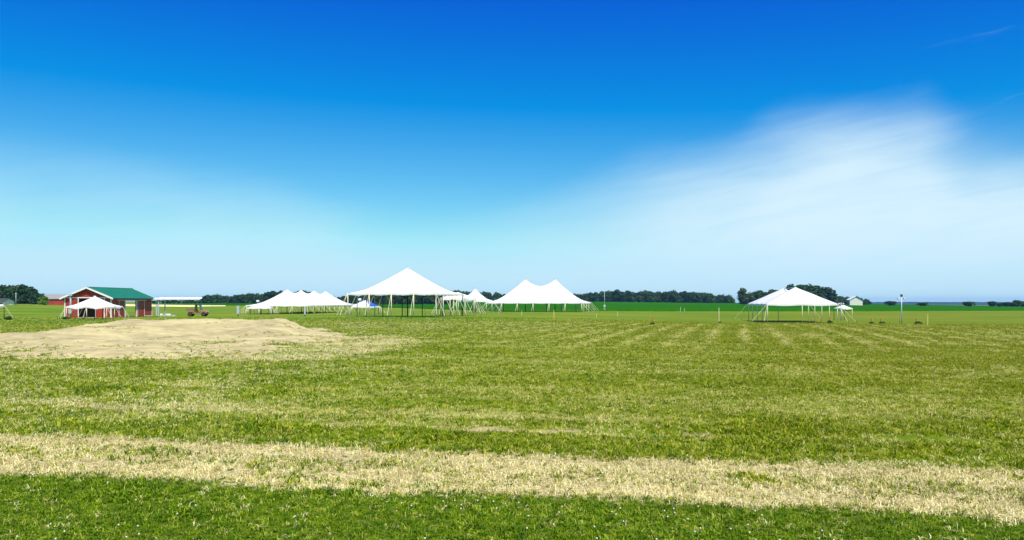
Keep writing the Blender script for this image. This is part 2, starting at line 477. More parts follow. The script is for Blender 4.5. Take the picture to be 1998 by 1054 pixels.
def grid_mesh(name, co, nu, nv, mat, smooth=True):
    idx = np.arange(nu * nv).reshape(nu, nv)
    f = np.stack([idx[:-1, :-1], idx[1:, :-1], idx[1:, 1:], idx[:-1, 1:]], -1).reshape(-1, 4)
    me = bpy.data.meshes.new(name); me.from_pydata([tuple(c) for c in co], [], [tuple(int(i) for i in t) for t in f])
    me.materials.append(MATS[mat])
    if smooth: me.polygons.foreach_set('use_smooth', [True] * len(me.polygons))
    o = bpy.data.objects.new(name, me); COL.objects.link(o)
    return o

# ------------------------------------------------------------------ ground
def ground_height(Xw, Yw):
    z = terrain(Xw, Yw)
    near = np.clip(1 - np.asarray(Yw) / 90.0, 0, 1)
    s = np.asarray(Yw) + SL * np.asarray(Xw)
    z = z + (fbm(Xw, Yw, 0.18) - 0.5) * 0.16 * near + (vnoise(Xw, Yw, 0.9) - 0.5) * 0.05 * near
    for c, w, dpt in ((10.85, 0.3, 0.035), (12.7, 0.35, 0.035), (15.7, 0.2, 0.05)):
        z = z - dpt * np.exp(-((s - c) / w) ** 2) * near
    return z

rr = np.concatenate([np.linspace(0.05, 9, 20), np.linspace(9.25, 30, 84), np.geomspace(30.5, 7500, 130)])
aa = np.concatenate([np.linspace(-48, 48, 241), np.linspace(51, 309, 87)])
aa = np.concatenate([aa, [312.0]])
A, RR = np.meshgrid(np.radians(aa), rr, indexing='ij')
GX, GY = np.sin(A) * RR, np.cos(A) * RR
GZ = ground_height(GX.ravel(), GY.ravel())
ground = grid_mesh('ground', np.stack([GX.ravel(), GY.ravel(), GZ], 1), len(aa), len(rr), 'meadow')
ground.data.flip_normals()
tag(ground, kind='structure')

# ---- crop field: a dense green stand half a metre high, behind the tents
def field_sheet(name, mat, front, back, x0, x1, h, nx=60, ny=34, wob=0.2):
    xs = np.linspace(x0, x1, nx)
    co = []
    for x in xs:
        fr, bk = front(x) * (1 + .02 * (float(fbm(x, 2.0, .06)) - .5)), back(x)
        ds = np.geomspace(fr, bk, ny)
        for k, d in enumerate(np.concatenate([[fr], ds, [bk]])):
            y = d * S; X_ = (x - CX) / F * y
            z = terrain(X_, y)
            z += -0.2 if k in (0, ny + 1) else h + (float(vnoise(X_, y, 0.11)) - 0.5) * wob
            co.append((X_, y + (0.05 if k == 1 else 0), z))
    co = np.array(co)
    # closed ends
    o = grid_mesh(name, co, nx, ny + 2, mat)
    o.data.flip_normals()
    return o
fl = lambda xs, ys: (lambda x: float(np.interp(x, xs, ys)))
crop = field_sheet('crop_field', 'crop', fl([300, 640, 760, 940, 1000, 1500, 1700, 2000, 2300], [430, 420, 340, 262, 252, 252, 262, 300, 320]),
                   fl([300, 2300], [790, 790]), 300, 2300, 0.45)
tag(crop, kind='structure')
wheat = field_sheet('wheat_field', 'wheat', fl([200, 300, 380, 440], [322, 330, 345, 372]), fl([200, 300, 380, 440], [410, 412, 405, 378]), 200, 440, 0.5, 24, 8, 0.1)
tag(wheat, kind='structure')

# ---- far wooded hills
xs = np.linspace(1480, 3300, 260)
co = []
for k, x in enumerate(xs):
    for (du, t) in ((3600, -0.5), (3900, 0.72), (4100, 1.0), (4500, 0.9), (5000, -0.5)):
        y = du * S; X_ = (x - CX) / F * y
        top = 590.3 - 1.4 * float(fbm(x, 3.0, 0.012)) + 2.2 * max(0, (1560 - x) / 80) - 0.9 * float(vnoise(x, 9.0, 0.35))
        zt = z_at(top, 4100)
        z0 = -24 * S
        co.append((X_, y, z0 + (zt - z0) * t))
hills = grid_mesh('hills', np.array(co), len(xs), 5, 'far_forest', False)
hills.data.flip_normals()
tag(hills, kind='structure')

# ---- bare sand mound
MX0, MX1, MY0, MY1 = -48.0, -8.0, 31.0, 76.0
OUT = np.array([(-13.2, 35), (-18, 34.2), (-25, 37), (-34, 45), (-40, 53), (-33, 66), (-24, 72), (-15.5, 69), (-12.9, 60), (-12.0, 50), (-12.2, 41)])
def out_dist(x, y):
    """signed distance to the outline of the bare sand, positive inside"""
    x = np.asarray(x, float); y = np.asarray(y, float)
    best = np.full(x.shape, 1e9); ins = np.zeros(x.shape, bool)
    for (ax_, ay), (bx, by) in zip(OUT, np.roll(OUT, -1, 0)):
        t = np.clip(((x - ax_) * (bx - ax_) + (y - ay) * (by - ay)) / ((bx - ax_) ** 2 + (by - ay) ** 2), 0, 1)
        best = np.minimum(best, np.hypot(x - ax_ - t * (bx - ax_), y - ay - t * (by - ay)))
        c = ((ay > y) != (by > y)) & (x < (bx - ax_) * (y - ay) / (by - ay + 1e-12) + ax_)
        ins ^= c
    return np.where(ins, best, -best)
def sst(v): v = np.clip(v, 0, 1); return v * v * (3 - 2 * v)
def mound_h(x, y):
    """height of the sand above the meadow"""
    sd = out_dist(x, y) + (fbm(x, y, 0.22) - 0.5) * 4.2 + (vnoise(x, y, 0.9) - 0.5) * 1.6 + (vnoise(x, y, 2.6) - 0.5) * 0.7
    edge = sst((sd + 0.2) / 1.6)
    body = sst(sd / 5.0)
    right = sst((-13.2 - x) / 5.0); left = sst((x + 34.0) / 4.5)
    crest = 63.0 + 2.5 * (vnoise(x, 0 * y, 0.12) - 0.5)
    berm = (0.95 + 0.32 * (vnoise(x, y, 0.13) - 0.5)) * np.exp(-((y - crest) / np.where(y < crest, 7.5, 4.0)) ** 2) * right * (0.22 + 0.78 * left)
    hump = 0.55 * np.exp(-(((x + 27.5) / 3.6) ** 2 + ((y - 52) / 3.6) ** 2)) + 0.22 * np.exp(-(((x + 15.6) / 2.5) ** 2 + ((y - 54) / 4) ** 2))
    h = edge * 0.14 + body * (berm + hump) + edge * ((fbm(x, y, 0.3) - 0.5) * 0.34 + (vnoise(x, y, 2.2) - 0.5) * 0.10)
    return np.where(edge > 0.02, np.maximum(h, 0.02 * edge), 0) - 0.12 * (1 - np.clip(edge * 4, 0, 1))
nx, ny = 230, 230
mx, my = np.meshgrid(np.linspace(MX0 - 4, MX1, nx), np.linspace(MY0, MY1, ny), indexing='ij')
mz = ground_height(mx.ravel(), my.ravel()) + mound_h(mx.ravel(), my.ravel())
mound = grid_mesh('sand_mound', np.stack([mx.ravel(), my.ravel(), mz], 1), nx, ny, 'sand')
tag(mound, kind='structure')

# ------------------------------------------------------------------ trees
def crown_mesh(name, seed, w, h, base, nlobes, leaves, size, mat):
    """leaf-clump faces spread through several lobes round a dark inner mass"""
    rg = random.Random(seed)
    mb = MB()
    lobes = []
    for i in range(nlobes):
        a = rg.uniform(0, 2 * math.pi); t = rg.random()
        zc = base + (h - base) * (0.10 + 0.74 * t)
        rad = (1 - 0.75 * abs(t - 0.35)) * w * 0.5 * rg.uniform(0.25, 0.75)
        lr = w * rg.uniform(0.17, 0.30) * (1.05 - 0.35 * t)
        lobes.append((Vector((math.cos(a) * rad, math.sin(a) * rad, zc)), lr))
    lobes.append((Vector((0, 0, h - w * 0.2)), w * 0.2))
    lobes.append((Vector((0, 0, base + (h - base) * 0.4)), w * 0.33))
    ico = bmesh.new(); bmesh.ops.create_icosphere(ico, subdivisions=1, radius=1.0)
    iv = [v.co.copy() for v in ico.verts]; fi = [tuple(v.index for v in f.verts) for f in ico.faces]; ico.free()
    for c, lr in lobes:
        mb.add([c + v * lr * rg.uniform(0.6, 0.85) for v in iv], fi)
        for k in range(leaves):
            d = Vector((rg.gauss(0, 1), rg.gauss(0, 1), rg.gauss(0.15, 1))).normalized()
            p = c + d * lr * rg.uniform(0.72, 1.12)
            if p.z < 0.0: continue
            n = (d + Vector((rg.gauss(0, .5), rg.gauss(0, .5), rg.gauss(0.2, .5)))).normalized()
            u = n.orthogonal().normalized(); u.rotate(Matrix.Rotation(rg.uniform(0, 6.28), 3, n)); v = n.cross(u)
            sz = size * rg.uniform(0.6, 1.4)
            mb.add([p - u * sz - v * sz * .6, p + u * sz * .9 - v * sz * .7, p + u * sz * 1.1 + v * sz * .6, p - u * sz * .5 + v * sz], [(0, 1, 2, 3)])
    me = bpy.data.meshes.new(name); me.from_pydata(mb.v, [], mb.f); me.materials.append(MATS[mat])
    return me

def trunk_mesh(name, seed, w, h):
    rg = random.Random(seed); mb = MB()
    mb.tube((0, 0, -0.3), (0, 0, h * 0.35), 0.3, 0.22)
    mb.tube((0, 0, h * 0.33), (rg.uniform(-.4, .4), rg.uniform(-.4, .4), h * 0.75), 0.22, 0.07)
    for i in range(5):
        a = rg.uniform(0, 6.28); z = h * rg.uniform(0.2, 0.5)
        mb.tube((0, 0, z), (math.cos(a) * w * .3, math.sin(a) * w * .3, z + h * .2), 0.13, 0.04, 6)
    me = bpy.data.meshes.new(name); me.from_pydata(mb.v, [], mb.f); me.materials.append(MATS['bark'])
    return me

PROTO = []
for k, (w, h, base, nl) in enumerate([(11, 12, .2, 15), (13, 12, .1, 18), (9, 12, .3, 13), (14, 12, .1, 19), (10.5, 12, .2, 15), (12, 12, .8, 15)]):
    PROTO.append((crown_mesh('crown', 100 + k, w, h, base, nl, 46, 0.62, 'leaves'), trunk_mesh('trunk', 200 + k, w, h)))
SHRUB = (crown_mesh('crown', 301, 6.0, 5.0, 0.3, 9, 46, 0.35, 'leaves'), trunk_mesh('trunk', 302, 5, 4.0))
BUSH = (crown_mesh('crown', 303, 5.2, 4.6, 0.2, 9, 60, 0.28, 'leaves_light'), trunk_mesh('trunk', 304, 4, 3.4))
TRND = random.Random(5)
def tree(px, du, top, label, group=None, proto=None, wide=1.0, name='tree', cat='tree', H=12.0):
    p = gp(px, du)
    h = z_at(top, du) - p.z
    cm, tm = proto or PROTO[TRND.randrange(len(PROTO))]
    r = thing(name, label, cat, p, TRND.uniform(0, 6.28), group)
    k = h / H
    r.scale = (k * wide, k * wide, k)
    for nm, me in (('trunk', tm), ('crown', cm)):
        o = bpy.data.objects.new(nm, me); COL.objects.link(o); o.parent = r
    return r

def wood(x0, x1, du, sky_x, sky_y, step, label, group, rows=2, wide=1.1):
    f = fl(sky_x, sky_y)
    for row in range(rows):
        x = x0 + row * step * 0.5
        while x < x1:
            t = f(x) + TRND.choice([0, 0, .6, 1.5, 2.6, 4.0]) + TRND.uniform(-.6, .8) + row * 0.5
            tree(x + TRND.uniform(-.2, .2) * step, du * (1 + 0.05 * row) + TRND.uniform(-12, 12), t, label, group, wide=wide * TRND.uniform(.9, 1.25))
            x += step * TRND.uniform(0.75, 1.2)

wood(402, 556, 600, [398, 425, 430, 470, 510, 545, 556], [575, 574, 577, 574, 571, 566, 568], 10, 'dark green tree in the wood left of the four-peaked tent', 'wood left of the four-peaked tent', 2)
wood(560, 712, 600, [556, 600, 612, 640, 670, 712], [571, 567, 573, 578, 577, 573], 11, 'dark green tree in the wood behind the four-peaked tent', 'wood behind the four-peaked tent', 2)
wood(718, 872, 500, [712, 800, 872], [573, 570, 567], 12, 'dark green tree seen under the roof of the tall single-peaked tent', 'wood behind the single-peaked tent', 2)
wood(876, 1010, 720, [872, 900, 937, 957, 978, 994, 1010], [566, 568, 568, 569, 570, 572, 573], 11, 'dark green tree in the wood behind the small pointed tent', 'wood behind the small pointed tent', 2)
wood(1014, 1150, 760, [1010, 1150], [574, 571], 12, 'dark green tree in the wood behind the big twin-peaked tent', 'wood behind the twin-peaked tent', 2)
wood(1154, 1430, 770, [1150, 1180, 1213, 1240, 1262, 1290, 1312, 1330, 1350, 1385, 1400, 1430], [571, 568, 566, 569, 567, 570, 566.5, 569, 570, 571, 574, 577], 10.5,
     'dark green tree in the wood across the crop field between the two marquees', 'wood across the crop field', 2)
tree(1451, 610, 562.5, 'tall round dark tree rising above the wood left of the right-hand tent', wide=0.95)
wood(1468, 1528, 620, [1465, 1480, 1500, 1512, 1528], [569, 567, 566, 564, 567], 11, 'dark green tree behind the left slope of the right-hand tent', 'wood behind the right-hand tent', 2)
tree(1543, 560, 554.5, 'tallest tree, its crown just above the peak of the right-hand tent', wide=1.0, proto=PROTO[2])
wood(1560, 1622, 570, [1556, 1575, 1595, 1608, 1618, 1622], [555, 557, 558, 562, 570, 574], 11, 'large dark tree behind the right slope of the right-hand tent', 'large trees behind the right-hand tent', 2, 1.2)
wood(1622, 1690, 640, [1618, 1640, 1660, 1690], [575, 577, 580, 583], 10, 'low dark tree around the small white barn', 'low trees around the white barn', 2, 1.3)
wood(-40, 72, 330, [-40, 8, 20, 35, 50, 60, 72], [557, 556, 556.5, 555.5, 554.5, 559, 569], 13, 'dark tree in the tall clump at the far left', 'clump of trees at the far left', 2, 1.0)
tree(84, 345, 573, 'small dark tree between the left clump and the far red barn', proto=PROTO[4])
tree(84, 285, 578.5, 'yellow-green round bush beside the far red barn', proto=BUSH, H=4.6, name='bush', cat='bush', wide=1.15)
for px, top, wide, lab in ((1738, 588, 2.9, 'dark rounded bush on the crop field edge left of the lamp post'), (1800, 591, 3.6, 'low dark bush right of the lamp post on the field edge'),
                           (1890, 589, 2.8, 'dark bush on the skyline at the right'), (1936, 588.5, 1.9, 'dark bush next to the thicket at the right edge'),
                           (1962, 590, 2.4, 'left low bush of the thicket at the right edge'), (1950, 592, 2.6, 'lowest bush filling the left of the thicket at the right edge'), (1973, 590.5, 2.6, 'low bush in the middle of the thicket at the right edge'), (1985, 586.5, 1.7, 'taller bush of the thicket at the right edge'), (1996, 588.5, 2.4, 'bush at the very right edge beside the taller one'), (2012, 586, 2.2, 'last bush cut by the right edge of the picture')):
    tree(px, 560, top, lab, proto=SHRUB, H=5.0, wide=wide, name='bush', cat='bush', group='bushes on the right skyline')

for i in range(13):
    tree(300 + i * 8.2 + TRND.uniform(-2, 2), 590 + TRND.uniform(-6, 6), 586.6 + TRND.uniform(-.8, 1.2), 'low dark hedge bush in front of the long white shed', proto=SHRUB, H=5.0, wide=2.0, name='bush', cat='bush', group='hedge before the long shed')
# ------------------------------------------------------------------ tents
def tent(name, label, loc, rot, a, b_, eave, peak, peaks, p=1.2, sag=0.0, nside=(4, 4), guy=1.8, center=True, val=0.28, pole_r=0.055, cat='tent', group=None,
         edge_dip=0.10, blue=None, dark_back=True, guys=True, corner_only=False, frame=False, scal=True, guy_at='all'):
    """a: half length along local x, b_: half width along local y; peaks: local x of every mast"""
    root = thing(name, label, cat, loc, rot, group)
    base_z = loc[2]
    c_, s_n = math.cos(rot), math.sin(rot)
    def gz(x, y):      # ground height below a local point
        return terrain(loc[0] + c_ * x - s_n * y, loc[1] + s_n * x + c_ * y) - base_z
    xr = max(peaks); xl = min(peaks)
    H = peak - eave
    def top(x, y):
        cx = min(max(x, xl), xr)
        hr = H
        if sag and len(peaks) > 1:
            k = min(abs(cx - q) for q in peaks)
            gap = min(abs(peaks[i + 1] - peaks[i]) for i in range(len(peaks) - 1)) / 2
            u = min(k / gap, 1)
            hr = H * (1 - sag * (1 - (1 - u) ** 1.8))
        ex = (x - xr) / (a - xr) if x > xr else ((xl - x) / (a + xl) if x < xl else 0.0)
        t = min(1.0, max(ex, abs(y) / b_))
        if not frame: t = min(1.0, (0.72 * t + 0.28 * min(1.0, math.hypot(ex, y / b_))) if t < 1 else 1.0)
        z = eave + hr * (1 - t) ** p
        return z
    n1, n2 = nside
    def dip(x, y):
        # the hem hangs a little lower between the poles
        if abs(abs(x) - a) < 1e-6: k = (y + b_) / (2 * b_) * n2
        elif abs(abs(y) - b_) < 1e-6: k = (x + a) / (2 * a) * n1
        else: return 0.0
        return -edge_dip * (0.5 - 0.5 * math.cos(2 * math.pi * k))
    gxs = sorted(set(list(np.linspace(-a, a, max(8 * n1, 40) + 1).round(4)) + [round(q, 4) for q in peaks]))
    gys = sorted(set(list(np.linspace(-b_, b_, max(8 * n2, 24) + 1).round(4)) + [0.0]))
    gxs[0], gxs[-1], gys[0], gys[-1] = -a, a, -b_, b_
    mb = MB(); nX, nY = len(gxs), len(gys)
    vs = [(x, y, top(x, y) + dip(x, y)) for x in gxs for y in gys]
    fs = [(i * nY + j, (i + 1) * nY + j, (i + 1) * nY + j + 1, i * nY + j + 1) for i in range(nX - 1) for j in range(nY - 1)]
    mb.add(vs, fs)
    canopy = mb.build('canopy', 'vinyl', root, smooth=not frame)
    sol = canopy.modifiers.new('thickness', 'SOLIDIFY'); sol.thickness = 0.012; sol.offset = -1
    if blue:
        canopy.data.materials.append(MATS['blue_vinyl'])
        for pl in canopy.data.polygons:
            if blue(pl.center): pl.material_index = 1
    # valance
    mb = MB()
    ring = [(x, -b_) for x in gxs] + [(a, y) for y in gys[1:]] + [(x, b_) for x in gxs[::-1][1:]] + [(-a, y) for y in gys[::-1][1:]]
    dense = []
    for (x0, y0), (x1, y1) in zip(ring[:-1], ring[1:]):
        L = math.hypot(x1 - x0, y1 - y0); k = max(1, int(L / 0.25))
        dense += [(x0 + (x1 - x0) * i / k, y0 + (y1 - y0) * i / k) for i in range(k)]
    dense.append(ring[-1])
    L = 0; vv = []
    for i, (x, y) in enumerate(dense):
        if i: L += math.hypot(x - dense[i - 1][0], y - dense[i - 1][1])
        sx = x + (0.015 if x > a - 1e-6 else -0.015 if x < -a + 1e-6 else 0); sy = y + (0.015 if y > b_ - 1e-6 else -0.015 if y < -b_ + 1e-6 else 0)
        z = eave + dip(x, y)
        vv += [(sx, sy, z + 0.02), (sx, sy, z - val * (0.72 + (0.28 * abs(math.sin(L * math.pi / 0.9)) if scal else 0.28)))]
    nn = len(dense)
    mb.add(vv, [(2 * i, 2 * i + 1, 2 * i + 3, 2 * i + 2) for i in range(nn - 1)])
    vo = mb.build('valance', 'vinyl', root)
    sol = vo.modifiers.new('thickness', 'SOLIDIFY'); sol.thickness = 0.008
    # masts
    if center:
        for q in peaks:
            o = MB().tube((q, 0, gz(q, 0) - 0.1), (q, 0, peak + 0.12), pole_r * 1.3).build('center_pole', 'dark_pole', root, True)
            MB().tube((q, 0, peak - 0.12), (q, 0, peak + 0.03), 0.28, 0.12, 10).build('peak_cap', 'vinyl', root, True)
    # side poles, straps and stakes
    pts = []
    for i in range(n1 + 1):
        x = -a + 2 * a * i / n1
        for y, sy in ((-b_, -1), (b_, 1)):
            pts.append((x, y, (-1 if i == 0 else 1 if i == n1 else 0), sy))
    for j in range(1, n2):
        y = -b_ + 2 * b_ * j / n2
        pts += [(-a, y, -1, 0), (a, y, 1, 0)]
    for k, (x, y, ox, oy) in enumerate(pts):
        if corner_only and not (ox and oy): continue
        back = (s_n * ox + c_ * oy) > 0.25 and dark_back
        g = gz(x, y)
        xi, yi = x - 0.05 * ox, y - 0.05 * oy
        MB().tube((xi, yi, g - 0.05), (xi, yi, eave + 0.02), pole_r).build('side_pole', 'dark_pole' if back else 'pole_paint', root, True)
        MB().box(xi - .14, xi + .14, yi - .14, yi + .14, g - 0.05, g + 0.03).build('foot_plate', 'stake_steel', root)
        if guys and (guy_at == 'all' or (ox and oy)):
            dirs = [(ox, oy)] if not (ox and oy) else [(ox, 0.35 * oy), (0.35 * ox, oy)]
            for (gx, gy) in dirs:
                l = math.hypot(gx, gy); gx, gy = gx / l, gy / l
                e = (x + gx * guy, y + gy * guy)
                ge = gz(*e)
                MB().tube((x, y, eave + 0.0), (e[0], e[1], ge + 0.25), pole_r * 0.42, n=6).build('guy_strap', 'strap', root)
                MB().tube((e[0] + gx * .05, e[1] + gy * .05, ge - 0.2), (e[0] + gx * .15, e[1] + gy * .15, ge + 0.5), 0.035, n=6).build('stake', 'stake_steel', root)
    if frame:     # metal frame under a frame tent: rails, hips and ridge
        for y in (-b_ + .06, b_ - .06): MB().tube((-a, y, eave - .06), (a, y, eave - .06), 0.035).build('rail', 'pale_steel', root)
        for x in (-a + .06, a - .06): MB().tube((x, -b_, eave - .06), (x, b_, eave - .06), 0.035).build('rail', 'pale_steel', root)
        if len(peaks) > 1: MB().tube((xl, 0, peak - .08), (xr, 0, peak - .08), 0.035).build('ridge_pole', 'pale_steel', root)
        for (x, q) in ((-a, xl), (a, xr)):
            for y in (-b_, b_): MB().tube((x, y, eave - .05), (q, 0, peak - .08), 0.03).build('hip_rafter', 'pale_steel', root)
    return root

U = S
# tall single-peaked tent in the middle
nr = Vector(((851 - CX) / F * 103 * U, 103 * U, 0))
ang = math.atan2(-2.7, 11.9)      # local x axis turned so that the right side shows
rdir = Vector((2.7, 11.9, 0)).normalized(); fdir = Vector((-11.9, 2.7, 0)).normalized()
half = 6.15 * U
c = nr + (rdir + fdir) * half
c.z = terrain(c.x, c.y)
tent('pole_tent', 'tall white single-peaked pole tent in the middle of the field', c, math.atan2(fdir.y, fdir.x) + math.pi, half, half,
     z_at(572, 103) - c.z, z_at(522, 110) - c.z, [0.0], p=1.22, nside=(4, 4), guy=1.7, pole_r=0.08)
# four-peaked tent, ridge running away from us
c1 = Vector(((560 - CX) / F * 170 * U, 170 * U, 0)); c4 = Vector(((635 - CX) / F * 201 * U, 201 * U, 0))
ax = (c4 - c1).normalized(); cm_ = (c1 + c4) / 2; cm_.z = terrain(cm_.x, cm_.y)
L4 = (c4 - c1).length
tent('pole_tent', 'long low white tent with four peaks behind the sand mound', cm_, math.atan2(ax.y, ax.x), L4 / 2 + 6.6 * U, 6.3 * U,
     z_at(595.5, 166) - cm_.z, z_at(565, 172) - cm_.z, [(-.5 + i / 3) * L4 for i in range(4)], p=1.45, sag=0.22, nside=(10, 4), guy=2.2, pole_r=0.075)
# twin-peaked marquee
d2 = 238
cl = Vector(((1025 - CX) / F * d2 * U, d2 * U, 0)); cr_ = Vector(((1083 - CX) / F * (d2 - 2) * U, (d2 - 2) * U, 0))
cm_ = (cl + cr_) / 2; ax = (cr_ - cl).normalized(); cm_.z = terrain(cm_.x, cm_.y)
L2 = (cr_ - cl).length
tent('pole_tent', 'big white twin-peaked pole tent right of the single-peaked one', cm_, math.atan2(ax.y, ax.x), m_px(94, d2 - 9), 10.5 * U,
     z_at(590, 228) - cm_.z, z_at(545, 238) - cm_.z, [-L2 / 2, L2 / 2], p=1.36, sag=0.30, nside=(6, 4), guy=3.0, pole_r=0.11, val=0.45)
# right-hand frame tent with two peaks
ax = Vector((0.15, 1, 0)).normalized()
nl = Vector((33.2 * U, 104 * U, 0)); fx = Vector((1, -0.15, 0)).normalized()
W, Ln = 8.75 * U, 17.2 * U
cm_ = nl + fx * W / 2 + ax * Ln / 2; cm_.z = terrain(cm_.x, cm_.y)
tent('frame_tent', 'white frame tent with two stepped peaks standing alone at the right', cm_, math.atan2(ax.y, ax.x), Ln / 2, W / 2,
     z_at(593, 104) - cm_.z, z_at(560.5, 108.5) - cm_.z, [-Ln / 2 + W / 2, Ln / 2 - W / 2], p=1.0, sag=0.22, nside=(4, 2), guy=2.6, pole_r=0.055, center=False, frame=True, scal=False, val=0.24, guy_at='corner', dark_back=False)
# low tent half hidden behind the tall tent's right corner
p_ = gp(893, 126)
tent('pole_tent', 'low white tent half hidden behind the right corner of the tall tent', p_, R(8), m_px(33, 124), 3.2 * U,
     z_at(581, 124) - p_.z, z_at(570, 126) - p_.z, [0.0], p=1.0, nside=(3, 2), guy=1.9, pole_r=0.055, val=0.42, center=False)
# small pointed tent, corner towards us
p_ = gp(927, 200)
tent('pole_tent', 'small sharply pointed white tent between the two big marquees', p_, R(45), m_px(23.5, 200), m_px(23.5, 200),
     z_at(586, 200) - p_.z, z_at(562.5, 200) - p_.z, [0.0], p=1.35, nside=(1, 1), guy=3.0, pole_r=0.1, val=0.5)
# blue and white canopy
p_ = gp(713, 150)
tent('canopy_tent', 'small blue and white canopy seen beneath the tall tent', p_, R(12), m_px(27, 150), m_px(24, 150),
     z_at(598, 148) - p_.z, z_at(585, 150) - p_.z, [0.0], p=0.95, nside=(1, 1), guy=1.6, pole_r=0.06, val=0.25, center=False,
     blue=lambda c_: -0.3 < c_.x < 3.0 and c_.y < 0.6 and abs(c_.x) > 0.35 * abs(c_.y))
# small tent before the four-peaked one
p_ = gp(508, 157)
tent('pole_tent', 'small low white tent at the left end of the four-peaked tent', p_, R(10), m_px(21, 157), m_px(18, 157),
     z_at(600, 156) - p_.z, z_at(591, 157) - p_.z, [0.0], p=1.2, nside=(2, 2), guy=1.5, pole_r=0.06, val=0.3)
# tent in front of the red barn
p_ = gp(185, 92.5)
tent('pole_tent', 'white peaked tent pitched in front of the red barn', p_, R(1), 2.8, 2.3,
     z_at(598, 90.5) - p_.z, z_at(578, 92.5) - p_.z, [0.0], p=1.15, nside=(2, 2), guy=0.9, pole_r=0.05, val=0.2, edge_dip=0.2)
# little canopy behind the right-hand tent
p_ = gp(1645, 135)
tent('canopy_tent', 'small white pop-up canopy behind the right corner of the right-hand tent', p_, R(20), m_px(13, 135), m_px(11, 135),
     z_at(601.5, 134) - p_.z, z_at(595, 135) - p_.z, [0.0], p=0.95, nside=(1, 1), guys=False, pole_r=0.05, val=0.2, center=False)
# canopy cut by the left edge
p_ = gp(-36, 88)
tent('canopy_tent', 'white canopy corner cut off by the left edge of the picture', p_, R(8), m_px(30, 88), m_px(26, 88),
     z_at(597, 86) - p_.z, z_at(582, 88) - p_.z, [0.0], p=1.0, nside=(1, 1), guy=1.0, pole_r=0.05, val=0.2, center=False)

# ------------------------------------------------------------------ red barn with green roof
bl = gp(126, 100); bw, bd, be, br = 91 * 0.0782, 13.8, 3.1, 4.58
barn = thing('red_barn', 'red barn with green metal roof and white trim behind the white tent', 'barn', bl, 0)
TH = 0.15
def wall_x(name, spans, y0, y1, mat='red_x'):
    mb = MB()
    for (x0, x1, z0, z1) in spans: mb.box(x0, x1, y0, y1, z0, z1)
    return mb.build(name, mat, barn)
# front gable wall pieces, one mesh each
wall_x('wall_panel', [(0.10, 2.05, -0.1, be)], 0.0, TH)
wall_x('wall_panel', [(4.72, bw - 0.10, -0.1, be)], 0.0, TH)
MB().prism([(0.1, be + 0.003), (bw - 0.1, be + 0.003), (bw / 2, br - 0.12)], 1, 0.0, TH).build('gable', 'red_x', barn)
# back gable with its doorway
wall_x('wall_panel', [(0.10, 2.2, -0.1, be)], bd - TH, bd)
wall_x('wall_panel', [(4.5, bw - 0.10, -0.1, be)], bd - TH, bd)
MB().prism([(0.1, be - 0.35), (bw - 0.1, be - 0.35), (bw - .1, be + .003), (bw / 2, br - 0.12), (.1, be + .003)], 1, bd - TH - .004, bd + .004).build('gable', 'red_x', barn)
# side walls
def side(x0, x1, spans):
    for (y0, y1, z0, z1) in spans:
        MB().box(x0, x1, y0, y1, z0, z1).build('wall_panel', 'red_y', barn)
side(bw - TH, bw, [(0.10, 4.5, -0.1, be), (8.1, bd - 0.1, -0.1, be), (4.5, 8.1, 2.6, be)])
side(0, TH, [(0.10, bd - 0.1, -0.1, be)])
MB().box(0.2, bw - 0.2, 0.2, bd - 0.2, -0.1, 0.03).build('floor_slab', 'concrete', barn)
# roof
ov, og = 0.5, 0.45
pit = (br - be) / (bw / 2)
for sgn in (-1, 1):
    xe = bw / 2 + sgn * (bw / 2 + ov); ze = be - ov * pit
    t = 0.10
    rf = MB().prism([(bw / 2, br), (xe, ze), (xe, ze + t), (bw / 2, br + t)], 1, -og, bd + og).build('roof', 'green_roof', barn)
    for y in (-og - 0.04, bd + og):
        MB().prism([(bw / 2 + sgn * 0.0, br - 0.14), (xe, ze - 0.14), (xe, ze + t + 0.03), (bw / 2, br + t + 0.03)], 1, y, y + 0.04).build('rake_trim', 'white_trim', rf)
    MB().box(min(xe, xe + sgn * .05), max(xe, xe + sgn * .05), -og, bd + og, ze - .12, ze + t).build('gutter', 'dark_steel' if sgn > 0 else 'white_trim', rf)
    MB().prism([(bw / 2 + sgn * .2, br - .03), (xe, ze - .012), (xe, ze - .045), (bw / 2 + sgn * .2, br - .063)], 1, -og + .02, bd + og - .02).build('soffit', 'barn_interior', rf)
MB().box(bw / 2 - .12, bw / 2 + .12, -og, bd + og, br + .06, br + .14).build('ridge_cap', 'green_roof', barn)
# white trim
for x in (0.0, 2.05, 4.62, 6.02, bw - 0.1):
    MB().box(x - .02, x + .12, -.035, TH if x in (0.0, bw - .1) else 0.0, -.1, be).build('corner_trim' if x in (0.0, bw - .1) else 'door_post', 'white_trim', barn)
MB().box(-.02, bw + .02, -.045, -.002, be - .12, be + .03).build('header_trim', 'white_trim', barn)
for y in (4.4, bd - .1): MB().box(bw + .003, bw + .04, y, y + .12, -.1, 2.75 if y < 5 else 1.3).build('corner_trim', 'white_trim', barn)
MB().box(bw + .02, bw + .09, 1.9, bd - 2.2, 2.62, 2.72).build('door_track', 'white_trim', barn)
for (y0, y1) in ((2.2, 4.2), (8.4, 10.9)):
    dr = MB().box(bw + .025, bw + .075, y0, y1, .05, 2.6).build('sliding_door', 'red_y', barn)
    for yy in (y0, y1 - .1): MB().box(bw + .076, bw + .10, yy, yy + .10, .05, 2.6).build('door_stile', 'white_trim', dr)
MB().box(bw + .02, bw + .05, 10.9, bd - .1, .02, .12).build('base_trim', 'white_trim', barn)
MB().box(bw - .02, bw + .06, 8.05, 8.25, -.1, 2.6).build('door_post', 'white_trim', barn)

